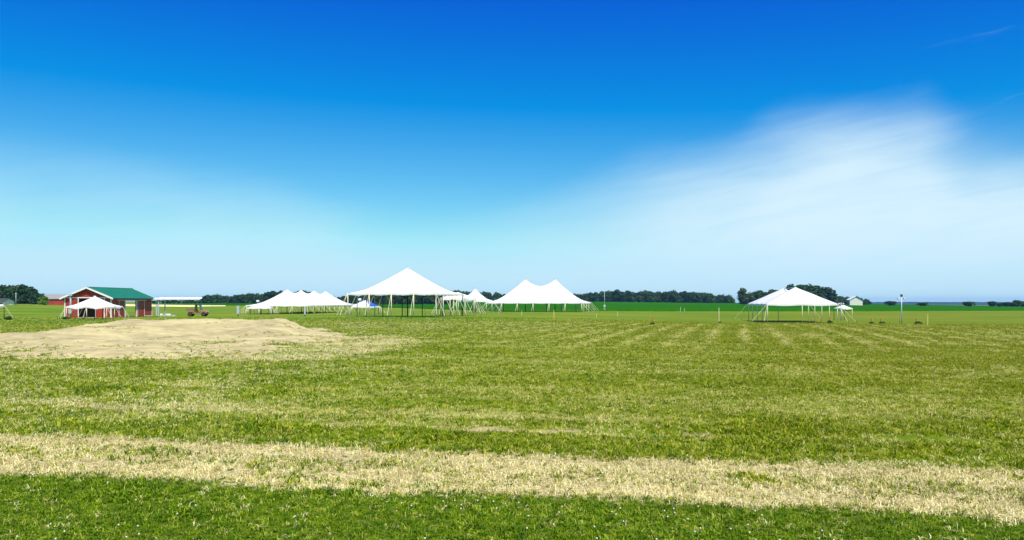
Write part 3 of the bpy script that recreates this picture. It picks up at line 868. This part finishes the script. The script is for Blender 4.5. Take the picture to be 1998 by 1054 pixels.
# utility pole with meter boxes before the barn
p_ = gp(138, 95)
t = thing('meter_pole', 'grey steel meter pole with electric boxes at the left front corner of the red barn', 'utility pole', p_)
MB().tube((0, 0, -.2), (0, 0, z_at(573, 95) - p_.z), 0.13, 0.11, 10).build('pole', 'grey_steel', t, True)
MB().box(-.2, .2, -.30, -.12, z_at(612, 95) - p_.z, z_at(597, 95) - p_.z).build('meter_box', 'pale_steel', t, bevel=.02)
MB().box(-.18, .28, -.28, -.10, z_at(577.5, 95) - p_.z, z_at(573, 95) - p_.z).build('switch_box', 'pale_steel', t, bevel=.02)
MB().tube((.0, -.2, z_at(597, 95) - p_.z), (.0, -.2, z_at(577.5, 95) - p_.z), 0.04).build('conduit', 'pale_steel', t)

# lean-to beside the barn
p_ = gp(304, 112)
t = thing('lean_to', 'small white roofed lean-to on posts at the right end of the red barn', 'shelter', p_)
zr = z_at(582, 112) - p_.z
MB().prism([(-.9, zr - .2), (1.6, zr - .28), (1.6, zr - .18), (-.9, zr + .12)], 1, -1.5, 1.5).build('roof', 'white_roof', t)
MB().box(-.9, 1.45, -1.32, -1.22, zr - .5, zr - .4).build('beam', 'pole_paint', t)
for y in (-1.3, 1.2): MB().box(.95, 1.09, y, y + .14, -.1, zr - .25).build('post', 'pale_steel', t)
MB().box(.62, .84, -1.42, -1.2, .1, z_at(594, 112) - p_.z).build('meter_box', 'pale_steel', t, bevel=.02)
p_ = gp(324, 111)
t = thing('block_stack', 'low heap of pale concrete blocks on the grass right of the barn', 'blocks', p_, R(8))
for (x, y, z, l) in ((-.95, 0, 0, .45), (-.45, .1, 0, .6), (.2, 0, 0, .7), (.95, .1, 0, .6), (-.9, .02, .25, .4), (.0, .05, .22, .8)):
    MB().box(x, x + l * .95, y - .25, y + .25, z - .05, z + .22).build('block', 'concrete' if z == 0 else 'white_trim', t, bevel=.02)

# ------------------------------------------------------------------ utility vehicle
p_ = gp(386.5, 113)
t = thing('utility_vehicle', 'orange utility vehicle with black cab and tipping bed parked behind the sand mound', 'vehicle', p_, R(6))
def rounded(pts, y0, y1, name, mat, par, bev=.04): return MB().prism(pts, 1, y0, y1).build(name, mat, par, bevel=bev)
rounded([(-1.0, .45), (1.0, .45), (1.55, .5), (1.62, .82), (1.45, .98), (.62, 1.08), (.5, .62), (-1.0, .62)], -.68, .68, 'body', 'orange_paint', t)
rounded([(-.28, .62), (.45, .62), (.45, .7), (-.12, .8), (-.2, 1.15), (-.34, 1.15)], -.6, .6, 'seat', 'brown_seat', t)
bed = MB()
bed.box(-1.72, -.42, -.74, .74, .80, .88)
bd_ = bed.build('cargo_bed', 'orange_paint', t, bevel=.02)
for (x0, x1, y0, y1) in ((-1.72, -.42, -.74, -.68), (-1.72, -.42, .68, .74), (-1.78, -1.721, -.74, .74), (-.48, -.42, -.679, .679)):
    MB().box(x0, x1, y0, y1, .881, 1.28).build('bed_panel', 'orange_paint', bd_, bevel=.015)
MB().box(-1.82, -.36, -.78, .78, 1.281, 1.33).build('bed_rim', 'orange_paint', bd_)
for y in (-.62, .62):
    mb = MB().tube((-.36, y, .7), (-.30, y, 1.92), .035); mb.tube((.62, y, 1.05), (.36, y, 1.92), .035); mb.tube((-.30, y, 1.92), (.36, y, 1.92), .035)
    mb.build('roll_bar', 'dark_steel', t)
MB().box(-.42, .5, -.7, .7, 1.93, 2.0).build('cab_roof', 'dark_steel', t, bevel=.03)
MB().prism([(.60, 1.1), (.63, 1.1), (.42, 1.9), (.39, 1.9)], 1, -.6, .6).build('windshield', 'glass_dark', t)
MB().prism([(-.40, 1.1), (-.37, 1.1), (-.33, 1.9), (-.36, 1.9)], 1, -.6, .6).build('rear_screen', 'glass_dark', t)
MB().tube((.5, -.3, 1.05), (.28, -.3, 1.22), .025).build('steering_column', 'dark_steel', t)
for x in (-1.15, 1.08):
    for sy in (-1, 1):
        w = MB().tube((x, sy * .5, .36), (x, sy * .78, .36), .38, n=20).build('wheel', 'rubber', t, bevel=.05)
        MB().tube((x, sy * .775, .36), (x, sy * .80, .36), .19, n=14).build('rim', 'brown_seat', w)
for y in (-.45, .45): MB().box(1.56, 1.63, y - .12, y + .12, .74, .86).build('headlight', 'white_trim', t, bevel=.02)
MB().box(1.55, 1.72, -.6, .6, .38, .5).build('bumper', 'dark_steel', t, bevel=.02)

# ------------------------------------------------------------------ far buildings
def gable_house(name, label, px0, px1, du, ybase_h, h_eave, h_ridge, depth, wallm, roofm, rot=0.0, ridge='y', win=0):
    """ridge 'y': gable end to the camera; 'x': long side to the camera"""
    p = gp((px0 + px1) / 2, du)
    w = m_px(px1 - px0, du)
    t = thing(name, label, 'building', p, rot)
    hw, hd = w / 2, depth / 2
    if ridge == 'y':
        for y in (-hd, hd - .2):
            MB().prism([(-hw, -.5), (hw, -.5), (hw, h_eave), (0, h_ridge), (-hw, h_eave)], 1, y, y + .2).build('gable_wall', wallm, t)
        for x in (-hw, hw - .2): MB().box(x, x + .2, -hd + .2, hd - .2, -.5, h_eave).build('side_wall', wallm, t)
        pit = (h_ridge - h_eave) / hw
        for s in (-1, 1):
            xe = s * (hw + .6); ze = h_eave - .6 * pit
            rf = MB().prism([(0, h_ridge + .05), (xe, ze + .05), (xe, ze + .3), (0, h_ridge + .3)], 1, -hd - .5, hd + .5).build('roof', roofm, t)
            MB().prism([(0, h_ridge - .1), (xe, ze - .1), (xe, ze + .32), (0, h_ridge + .32)], 1, -hd - .58, -hd - .5).build('rake_trim', 'dark_roof' if s > 0 or roofm != 'white_roof' else 'white_trim', rf)
    else:
        for x in (-hw, hw - .2):
            MB().prism([(-hd, -.5), (hd, -.5), (hd, h_eave), (0, h_ridge), (-hd, h_eave)], 0, x, x + .2).build('gable_wall', wallm, t)
        for y in (-hd, hd - .2): MB().box(-hw + .2, hw - .2, y, y + .2, -.5, h_eave).build('side_wall', wallm, t)
        pit = (h_ridge - h_eave) / hd
        for s in (-1, 1):
            ye = s * (hd + .5); ze = h_eave - .5 * pit
            MB().prism([(0, h_ridge + .05), (ye, ze + .05), (ye, ze + .25), (0, h_ridge + .25)], 0, -hw - .5, hw + .5).build('roof', roofm, t)
    for k in range(win):
        x = -hw + (k + .5) * 2 * hw / win
        f = MB().box(x - .8, x + .8, -hd - .06, -hd - .003, .4, h_eave - .5).build('door', 'white_trim' if name != 'farmhouse' else 'glass_dark', t)
    return t
gable_house('white_barn', 'small white barn on the skyline behind the right-hand tent', 1656, 1679, 560, 0, m_px(13, 560) - .6, m_px(18.5, 560), 16, 'cream_wall', 'white_roof', R(-14))
gable_house('far_barn', 'distant red barn with grey roof left of the near red barn', 92, 128, 300, 0, m_px(12, 300), m_px(20, 300), 9, 'red_x', 'grey_roof', R(28), 'x', 0)
gable_house('long_shed', 'long low white shed in the distance right of the red barn', 312, 397, 640, 0, z_at(584.5, 640) - gp(357, 640).z, z_at(580.8, 640) - gp(357, 640).z, 14, 'grey_steel', 'white_roof', R(-3), 'x', 5)
gable_house('farmhouse', 'grey roofed farmhouse half hidden at the far left under the trees', -14, 17, 270, 0, m_px(7, 270), m_px(12, 270), 8, 'cream_wall', 'dark_roof', R(4), 'x', 3)

# ------------------------------------------------------------------ poles, boxes, markers
def light_pole(px, du, top, label, head='lamps', mat='pale_steel', r=0.07):
    p = gp(px, du); h = z_at(top, du) - p.z
    t = thing('lamp_post', label, 'lamp post', p)
    MB().tube((0, 0, -.3), (0, 0, h), r * 1.2, r * .8, 10).build('pole', mat, t, True)
    if head == 'lamps':
        MB().tube((-.45, 0, h - .35), (.45, 0, h - .35), .035).build('crossarm', mat, t)
        for s in (-1, 1):
            l = MB().prism([(s * .30, h - .30), (s * .58, h - .42), (s * .50, h - .62), (s * .26, h - .46)], 1, -.16, .16).build('floodlight', 'pale_steel', t, bevel=.03)
            MB().prism([(s * .33, h - .36), (s * .54, h - .45), (s * .49, h - .58), (s * .29, h - .47)], 1, -.175, -.161).build('lens', 'white_trim', l)
        MB().box(-.14, .14, -.1, .1, h - .2, h + .15).build('control_box', 'dark_steel', t, bevel=.02)
    elif head == 'box':
        MB().box(-.35, .35, -.2, .2, h - .55, h).build('floodlight', 'pale_steel', t, bevel=.04)
        MB().box(-.28, .28, -.215, -.201, h - .48, h - .08).build('lens', 'white_trim', t)
    return t
light_pole(1759, 96, 576.5, 'tall lamp post with twin floodlights standing alone at the far right')
light_pole(1641, 124, 588, 'lamp post with twin floodlights just right of the right-hand tent')
light_pole(503, 172, 585.5, 'white floodlight on a pole above the small low tent', 'box')
light_pole(702, 152, 582, 'white floodlight on a pole beside the blue and white canopy', 'box')

def pole(name, label, px, du, top, r, mat, disc=None):
    p = gp(px, du); h = z_at(top, du) - p.z
    t = thing(name, label, 'pole', p)
    MB().tube((0, 0, -.3), (0, 0, h), r, r * .7, 8).build('shaft', mat, t, True)
    MB().tube((0, 0, h), (0, 0, h + .25), r * 1.3, r * .5, 8).build('cap', 'white_trim', t)
    if disc:
        z = z_at(disc, du) - p.z
        MB().tube((0, -.12, z), (0, -.3, z - .05), .42, .36, 16).build('meter_dial', 'white_trim', t)
        MB().box(-.3, .3, -.12, .12, z - 1.6, z - .5).build('switch_box', 'grey_steel', t)
    return t
pole('mast', 'thin grey mast sticking up beyond the left peak of the twin-peaked tent', 1009.5, 262, 544, .11, 'grey_steel')
pole('utility_pole', 'grey pole with a white dial at the crop edge right of the twin-peaked tent', 1179.5, 246, 569, .13, 'grey_steel', 597)
pole('utility_pole', 'pale weathered pole before the clump of trees at the far left', 31, 262, 573, .18, 'grey_steel')

def cabinet(label, px, du, y0, y1, w):
    p = gp(px, du)
    t = thing('electric_cabinet', label, 'electric box', p)
    za, zb = z_at(y1, du) - p.z, z_at(y0, du) - p.z
    MB().box(-.06, .06, -.06, .06, -.2, za + .05).build('post', 'dark_steel', t)
    c = MB().box(-w / 2, w / 2, -.18, .12, za, zb).build('cabinet', 'pale_steel', t, bevel=.02)
    MB().box(-w / 2 + .05, w / 2 - .05, -.2, -.181, za + .1, zb - .1).build('door', 'pale_steel', c)
cabinet('grey electric cabinet on a post at the left of the four-peaked tent', 464.5, 112, 597, 613, .38)
cabinet('narrow grey box on a post in front of the four-peaked tent', 595, 110, 598, 614, .24)

def stake(px, y0, y1, label, mat='wood_stake', w=.06, du=None, orange=False):
    # find the distance at which the ground shows on row y1
    ds = np.linspace(60, 245, 400)
    ys = np.array([HY + (CAMZ - gp(px, d).z) / (d * S) * F for d in ds])
    d = float(ds[np.argmin(np.abs(ys - y1))]) if du is None else du
    p = gp(px, d); h = z_at(y0, d) - p.z
    t = thing('marker_stake', label, 'stake', p, RND.uniform(-.3, .3))
    s = MB().prism([(-w / 2, -.1), (w / 2, -.1), (w / 2, h - .05), (0, h), (-w / 2, h - .05)], 1, -w / 3, w / 3).build('stake', mat, t)
    s.rotation_euler = (RND.uniform(-.02, .02), RND.uniform(-.02, .02), 0)
    if orange:
        MB().box(-w / 2 - .01, w / 2 + .01, -w / 3 - .01, w / 3 + .01, h * .25, h * .62).build('orange_band', 'orange_flag', t)
    return d
RND = random.Random(3)
stake(1810, 613, 636, 'plain wooden stake at the right of the row of flags', w=.10)
stake(1081, 605, 623, 'yellow wooden stake in the grass before the twin-peaked tent', w=.09)
stake(1403, 600, 628, 'tall stake with an orange band left of the right-hand tent', 'pole_paint', w=.09, orange=True)
stake(973, 605, 613, 'short pale stake in front of the left corner of the twin-peaked tent', 'pole_paint', w=.07)
stake(1018, 606, 615, 'short pale stake before the middle of the twin-peaked tent', 'pole_paint', w=.06)
stake(1164, 611, 622, 'thin pale stake left of the dial pole', 'pole_paint', w=.05)
stake(1205, 607, 618, 'thin pale stake right of the dial pole', 'pole_paint', w=.06)
stake(1328, 599, 607.5, 'left of two tiny white stakes at the crop edge', 'white_trim', w=.10)
stake(1335.5, 602, 607.5, 'right of two tiny white stakes at the crop edge', 'white_trim', w=.10)

def flag(px, fy, by, label, side=1, hide=False):
    ds = np.linspace(55, 160, 400)
    ys = np.array([HY + (CAMZ - gp(px, d).z) / (d * S) * F for d in ds])
    d = float(ds[np.argmin(np.abs(ys - by))])
    p = gp(px, d); h = z_at(fy - 2.5, d) - p.z
    t = thing('marker_flag', label, 'flag', p, RND.uniform(-.5, .5), 'orange flags in the grass')
    MB().tube((0, 0, -.1), (0, 0, h), .018, n=6).build('wire', 'dark_steel', t)
    mb = MB(); n = 6; W = .26; vs = []
    for i in range(n + 1):
        x = W * i / n * side; o = .05 * math.sin(i * 1.3)
        vs += [(x, o, h - .02 * i), (x, o + .02, h - .2 - .015 * i)]
    mb.add(vs, [(2 * i, 2 * i + 1, 2 * i + 3, 2 * i + 2) for i in range(n)])
    f = mb.build('flag', 'orange_flag', t); sm = f.modifiers.new('t', 'SOLIDIFY'); sm.thickness = .006
    return p, d
CLUMPS = []
for px, fy, by, side, lab in (
        (1273, 624, 634, 1, 'orange flag by a weed clump out in the mown field left of the banded stake'),
        (1583, 625, 631, 1, 'orange flag under the right end of the right-hand tent'),
        (1601, 625, 632, -1, 'orange flag between the guy straps of the right-hand tent'),
        (1620, 624, 633, 1, 'orange flag at the foot of the right-hand tent\'s last corner post'),
        (1700, 623.5, 634, 1, 'leftmost orange flag of the row right of the right-hand tent'),
        (1718, 625, 634.5, 1, 'second orange flag of the row right of the right-hand tent'),
        (1755, 623.5, 632, 1, 'orange flag right beside the lone lamp post'),
        (1787, 624, 635.5, 1, 'orange flag between the lamp post and the wooden stake'),
        (12, 617, 620, 1, 'orange flag below the canopy at the left edge')):
    CLUMPS.append(flag(px, fy, by, lab, side))

# weed clumps at the flags: each a small plant
wm = crown_mesh('leaf_clump', 401, 1.0, .7, .02, 8, 40, .07, 'weeds')
def weed(p, k, label):
    t = thing('weed_clump', label, 'plant', p, RND.uniform(0, 6), 'weed clumps in the field')
    t.scale = (k * .8, k * .8, k * RND.uniform(.4, .55))
    o = bpy.data.objects.new('leaves', wm); COL.objects.link(o); o.parent = t
for px, du, k, lab in ((1274, 72, .9, 'dark weed clump under the lone flag in the mown field'), (1404, 86, .7, 'dark weed clump at the foot of the orange-banded stake'),
                       (1701, 91, .9, 'dark weed clump under the leftmost flag of the right row'), (1722, 91, 1.1, 'dark weed clump under the second flag of the right row'),
                       (1791, 89, 1.2, 'dark weed clump left of the plain wooden stake'), (1618, 97, 1.3, 'dark weed clump under the right corner of the right-hand tent'),
                       (1586, 96, 1.0, 'dark weed clump below the right end of the right-hand tent'), (128, 90, 1.1, 'dark weed clump at the left front corner of the red barn'),
                       (18, 88, 1.3, 'dark weed clump in the grass at the far left')):
    weed(gp(px, du), k, lab)

# ------------------------------------------------------------------ grass, as scattered tufts
SRC = bpy.data.collections.new('tuft_sources')      # not linked to the scene: instance sources only
def tuft_mesh(name, seed, n, h, spread, width, lean, mat):
    rg = random.Random(seed); vs = []; fs = []
    for i in range(n):
        a = rg.uniform(0, 6.28); r0 = spread * math.sqrt(rg.random())
        b = Vector((math.cos(a) * r0, math.sin(a) * r0, -0.01))
        da = rg.uniform(0, 6.28); ln = h * rg.uniform(.5, 1.1); le = lean * rg.uniform(.3, 1.2)
        d = Vector((math.cos(da), math.sin(da), 0)); w = Vector((-d.y, d.x, 0)); w.rotate(Matrix.Rotation(rg.uniform(-.8, .8), 3, 'Z'))
        mid = b + d * ln * le * .35 + Vector((0, 0, ln * .6)) * (1 - .4 * le)
        tip = b + d * ln * le + Vector((0, 0, ln)) * max(.12, 1 - .75 * le)
        wd = width * rg.uniform(.7, 1.3)
        o = len(vs)
        vs += [b - w * wd, b + w * wd, mid - w * wd * .8, mid + w * wd * .8, tip]
        fs += [(o, o + 1, o + 3, o + 2), (o + 2, o + 3, o + 4)]
    me = bpy.data.meshes.new(name); me.from_pydata([tuple(v) for v in vs], [], fs); me.materials.append(MATS[mat])
    o = bpy.data.objects.new(name, me)
    return o

def scatter(name, label, xs, ys, zs, scale, sources):
    """one object: points that carry grass tufts"""
    n = len(xs)
    me = bpy.data.meshes.new(name)
    me.vertices.add(n)
    me.vertices.foreach_set('co', np.stack([xs, ys, zs], 1).ravel().astype(np.float32))
    def attr(nm, ty, data, key='value'):
        at = me.attributes.new(nm, ty, 'POINT'); at.data.foreach_set(key, data)
    rot = np.stack([RNG.normal(0, .12, n), RNG.normal(0, .12, n), RNG.uniform(0, 6.283, n)], 1)
    attr('rot', 'FLOAT_VECTOR', rot.ravel().astype(np.float32), 'vector')
    attr('scl', 'FLOAT', scale.astype(np.float32))
    attr('pick', 'INT', RNG.integers(0, len(sources), n).astype(np.int32))
    o = bpy.data.objects.new(name, me); COL.objects.link(o)
    c = bpy.data.collections.new(name + '_tufts')
    for s in sources: c.objects.link(s)
    ng = bpy.data.node_groups.new(name, 'GeometryNodeTree')
    ng.interface.new_socket('Geometry', in_out='INPUT', socket_type='NodeSocketGeometry')
    ng.interface.new_socket('Geometry', in_out='OUTPUT', socket_type='NodeSocketGeometry')
    gi = ng.nodes.new('NodeGroupInput'); go = ng.nodes.new('NodeGroupOutput')
    ci = ng.nodes.new('GeometryNodeCollectionInfo'); ci.inputs[0].default_value = c
    ci.inputs['Separate Children'].default_value = True; ci.inputs['Reset Children'].default_value = True
    ip = ng.nodes.new('GeometryNodeInstanceOnPoints'); ip.inputs['Pick Instance'].default_value = True
    def na(nm, ty):
        k = ng.nodes.new('GeometryNodeInputNamedAttribute'); k.data_type = ty; k.inputs['Name'].default_value = nm
        return k.outputs['Attribute']
    L = ng.links.new
    L(gi.outputs[0], ip.inputs['Points']); L(ci.outputs[0], ip.inputs['Instance'])
    L(na('pick', 'INT'), ip.inputs['Instance Index']); L(na('rot', 'FLOAT_VECTOR'), ip.inputs['Rotation']); L(na('scl', 'FLOAT'), ip.inputs['Scale'])
    L(ip.outputs[0], go.inputs[0])
    md = o.modifiers.new('scatter', 'NODES'); md.node_group = ng
    tag(o, label, 'grass', kind='stuff')
    return o

GREEN = [tuft_mesh('green_tuft', 500 + k, 9, .085, .045, .0055, .8, 'green_blades') for k in range(5)]
STRAW = [tuft_mesh('straw_tuft', 520 + k, 9, .11, .06, .0048, 1.25, 'straw_blades') for k in range(5)]

def sample(n_target, d0, d1, power, extra=5.0):
    """points in the wedge of meadow in front of the camera, density ~ d^-power"""
    u = RNG.random(n_target)
    e = 2 - power
    d = (d0 ** e + u * (d1 ** e - d0 ** e)) ** (1 / e) if abs(e) > 1e-6 else d0 * (d1 / d0) ** u
    w = 0.70 * d + extra
    x = RNG.uniform(-1, 1, n_target) * w
    return x, d

def zones(x, y):
    s = y + SL * x + (fbm(x, y, .6) - .5) * .8 + (vnoise(x, y, 3.0) - .5) * .3
    inside = np.clip((s - TRK0) / .25, 0, 1) * np.clip((TRK1 + .1 - s) / .5, 0, 1)
    mh = mound_h(x, y); bare = (mh > 0.02 + .16 * RNG.random(x.shape) * (fbm(x, y, .5) > .45)) & (x > MX0 - 3.5) & (x < MX1) & (y > MY0) & (y < MY1)
    q = x * WDIR[1] - y * WDIR[0] + (fbm(x, y, .6) - .5) * .9
    sw = .85 * np.clip((np.sin(q * 2 * math.pi / 2.35 + (fbm(x, y, .12) - .5) * 2.5) - .15) / .8, 0, 1) * (fbm(x, y, .3) > .40) * (x > -4) * (y > 42) * (y < 96)
    ex = (x + 10.5) / 5.2; ey = (y - 47) / 13
    spill = np.clip((1.15 - np.sqrt(ex * ex + ey * ey) + (fbm(x, y, .5) - .5) * .8) / .4, 0, 1) * np.clip((fbm(x * .7, y, .33) - .40) / .12, 0, 1)
    rut = ((s > 15.3) & (s < 16.1) & (vnoise(x * .6, y, .8) > .42) & (x > -5)).astype(float)
    pale = np.clip((s - 16.9) / .3, 0, 1) * np.clip((18.2 - s) / .6, 0, 1) * np.clip((9 - x) / 8, 0, 1)
    return s, inside, bare, sw, spill, rut, pale

x, y = sample(390000, 5.2, 130, 1.6)
s, trk, bare, sw, spill, rut, pale = zones(x, y)
dens = 1 - .93 * trk - .8 * sw - .85 * spill - .9 * rut - .55 * pale
patch = fbm(x, y, .35)
streak = np.clip((fbm(x * .16, s, .42) - .47) / .12, 0, 1) * np.clip((fbm(x, y, .9) - .3) / .2, 0, 1) * (s > 16) * np.clip((75 - y) / 20, 0, 1)
dens *= np.where(s < TRK0, 1.0, np.clip(.35 + 1.6 * (patch - .25), .25, 1.0)) * (1 - .62 * streak)
centre = np.exp(-((s - 11.8) / .6) ** 2) * (fbm(x * .6, y, .9) > .46)
dens = np.maximum(dens, .4 * centre)
dens = np.maximum(dens, .22 * trk * (fbm(x * .5, y, 1.3) > .60))
dens = dens * np.clip((128 - y) / 60, 0, 1)
keep = (RNG.random(len(x)) < dens) & ~bare
x, y, s = x[keep], y[keep], s[keep]
sc_ = RNG.uniform(.65, 1.25, len(x)) * np.where(s < TRK0, .85, 1.0) * (1 + .010 * y) * (.8 + .5 * fbm(x, y, .5))
sc_ *= np.where((s > 13.3) & (s < 17), 1.15, 1.0) * np.where(fbm(x, y, 1.1) > .66, 1.5, 1.0)
LAWN = [tuft_mesh('lawn_tuft', 510 + k, 9, .085, .045, .0055, .8, 'lawn_blades') for k in range(5)]
k = s < TRK0 + .1
scatter('lawn', 'dark green lawn strip nearest to the viewer', x[k], y[k], ground_height(x[k], y[k]), sc_[k], LAWN)
k = ~k
scatter('grass', 'short yellow-green meadow grass beyond the dry track', x[k], y[k], ground_height(x[k], y[k]) + np.maximum(mound_h(x[k], y[k]), 0), sc_[k], GREEN)

x, y = sample(300000, 5.2, 130, 1.6)
s, trk, bare, sw, spill, rut, pale = zones(x, y)
patch = fbm(x, y, .35)
streak = np.clip((fbm(x * .16, s, .42) - .47) / .12, 0, 1) * np.clip((fbm(x, y, .9) - .3) / .2, 0, 1) * (s > 16) * np.clip((75 - y) / 20, 0, 1)
dens = .38 * streak + np.where(s < TRK0, .02, .09 + .25 * np.clip(1.8 * (.62 - patch), 0, 1)) + .72 * trk * np.clip(.55 + 1.9 * (fbm(x * .5, y, .8) - .3), .25, 1.1) * (1 - .6 * np.exp(-((s - 11.8) / .5) ** 2) * (fbm(x, y, .9) > .5)) + .55 * sw + .55 * spill + .25 * rut + .5 * pale
dens = dens * np.clip((128 - y) / 60, 0, 1)
keep = (RNG.random(len(x)) < dens) & ~bare
x, y, s = x[keep], y[keep], s[keep]
sc_ = RNG.uniform(.55, 1.2, len(x)) * (1 + .010 * y)
dry = scatter('dry_grass', 'pale cut straw lying on the track and the mown field', x, y, ground_height(x, y), sc_, STRAW)

# tufts that have come up on the sand
x = RNG.uniform(MX0, MX1, 9000); y = RNG.uniform(MY0, MY1, 9000)
h = mound_h(x, y)
keep = (h > .02) & (fbm(x, y, .45) + .22 * np.clip((.14 - h) / .12, 0, 1) > .655)
x, y = x[keep], y[keep]
sg = scatter('sand_weeds', 'sparse green tufts growing on the sand mound', x, y, ground_height(x, y) + mound_h(x, y), RNG.uniform(1.2, 2.6, len(x)),
             [tuft_mesh('weed_tuft', 540 + k, 10, .07, .06, .006, .9, 'green_blades') for k in range(3)])

# clover heads in the near strip
x, y = sample(900, 5.5, 14, 1.2)
s = y + SL * x
k = (s < TRK0 - .2) & (fbm(x, y, .5) > .5)
x, y = x[k], y[k]
mb = MB()
bmi = bmesh.new(); bmesh.ops.create_icosphere(bmi, subdivisions=1, radius=.011)
iv = [v.co.copy() for v in bmi.verts]; fi = [tuple(v.index for v in f.verts) for f in bmi.faces]; bmi.free()
for X_, Y_, Z_ in zip(x, y, ground_height(x, y)): mb.add([v + Vector((X_, Y_, Z_ + .055)) for v in iv], fi)
simple('clover', (.72, .62, .58), .8, .2, 20)
tag(mb.build('clover', 'clover'), 'tiny white clover heads in the near grass', 'clover', kind='stuff')

# ------------------------------------------------------------------ haze
hm = bpy.data.materials.new('haze_air'); hm.use_nodes = True
hm.node_tree.nodes.clear()
mo = hm.node_tree.nodes.new('ShaderNodeOutputMaterial'); pv = hm.node_tree.nodes.new('ShaderNodeVolumePrincipled')
pv.inputs['Color'].default_value = (.30, .62, 1.0, 1)
pv.inputs['Density'].default_value = 0.75e-4
pv.inputs['Anisotropy'].default_value = 0.0
hm.node_tree.links.new(pv.outputs[0], mo.inputs['Volume'])
MATS['haze'] = hm
hz_o = MB().box(-8200, 8200, -8200, 8200, -36, 32).build('haze', 'haze')
tag(hz_o, 'pale blue air over the whole field', 'haze', kind='stuff')
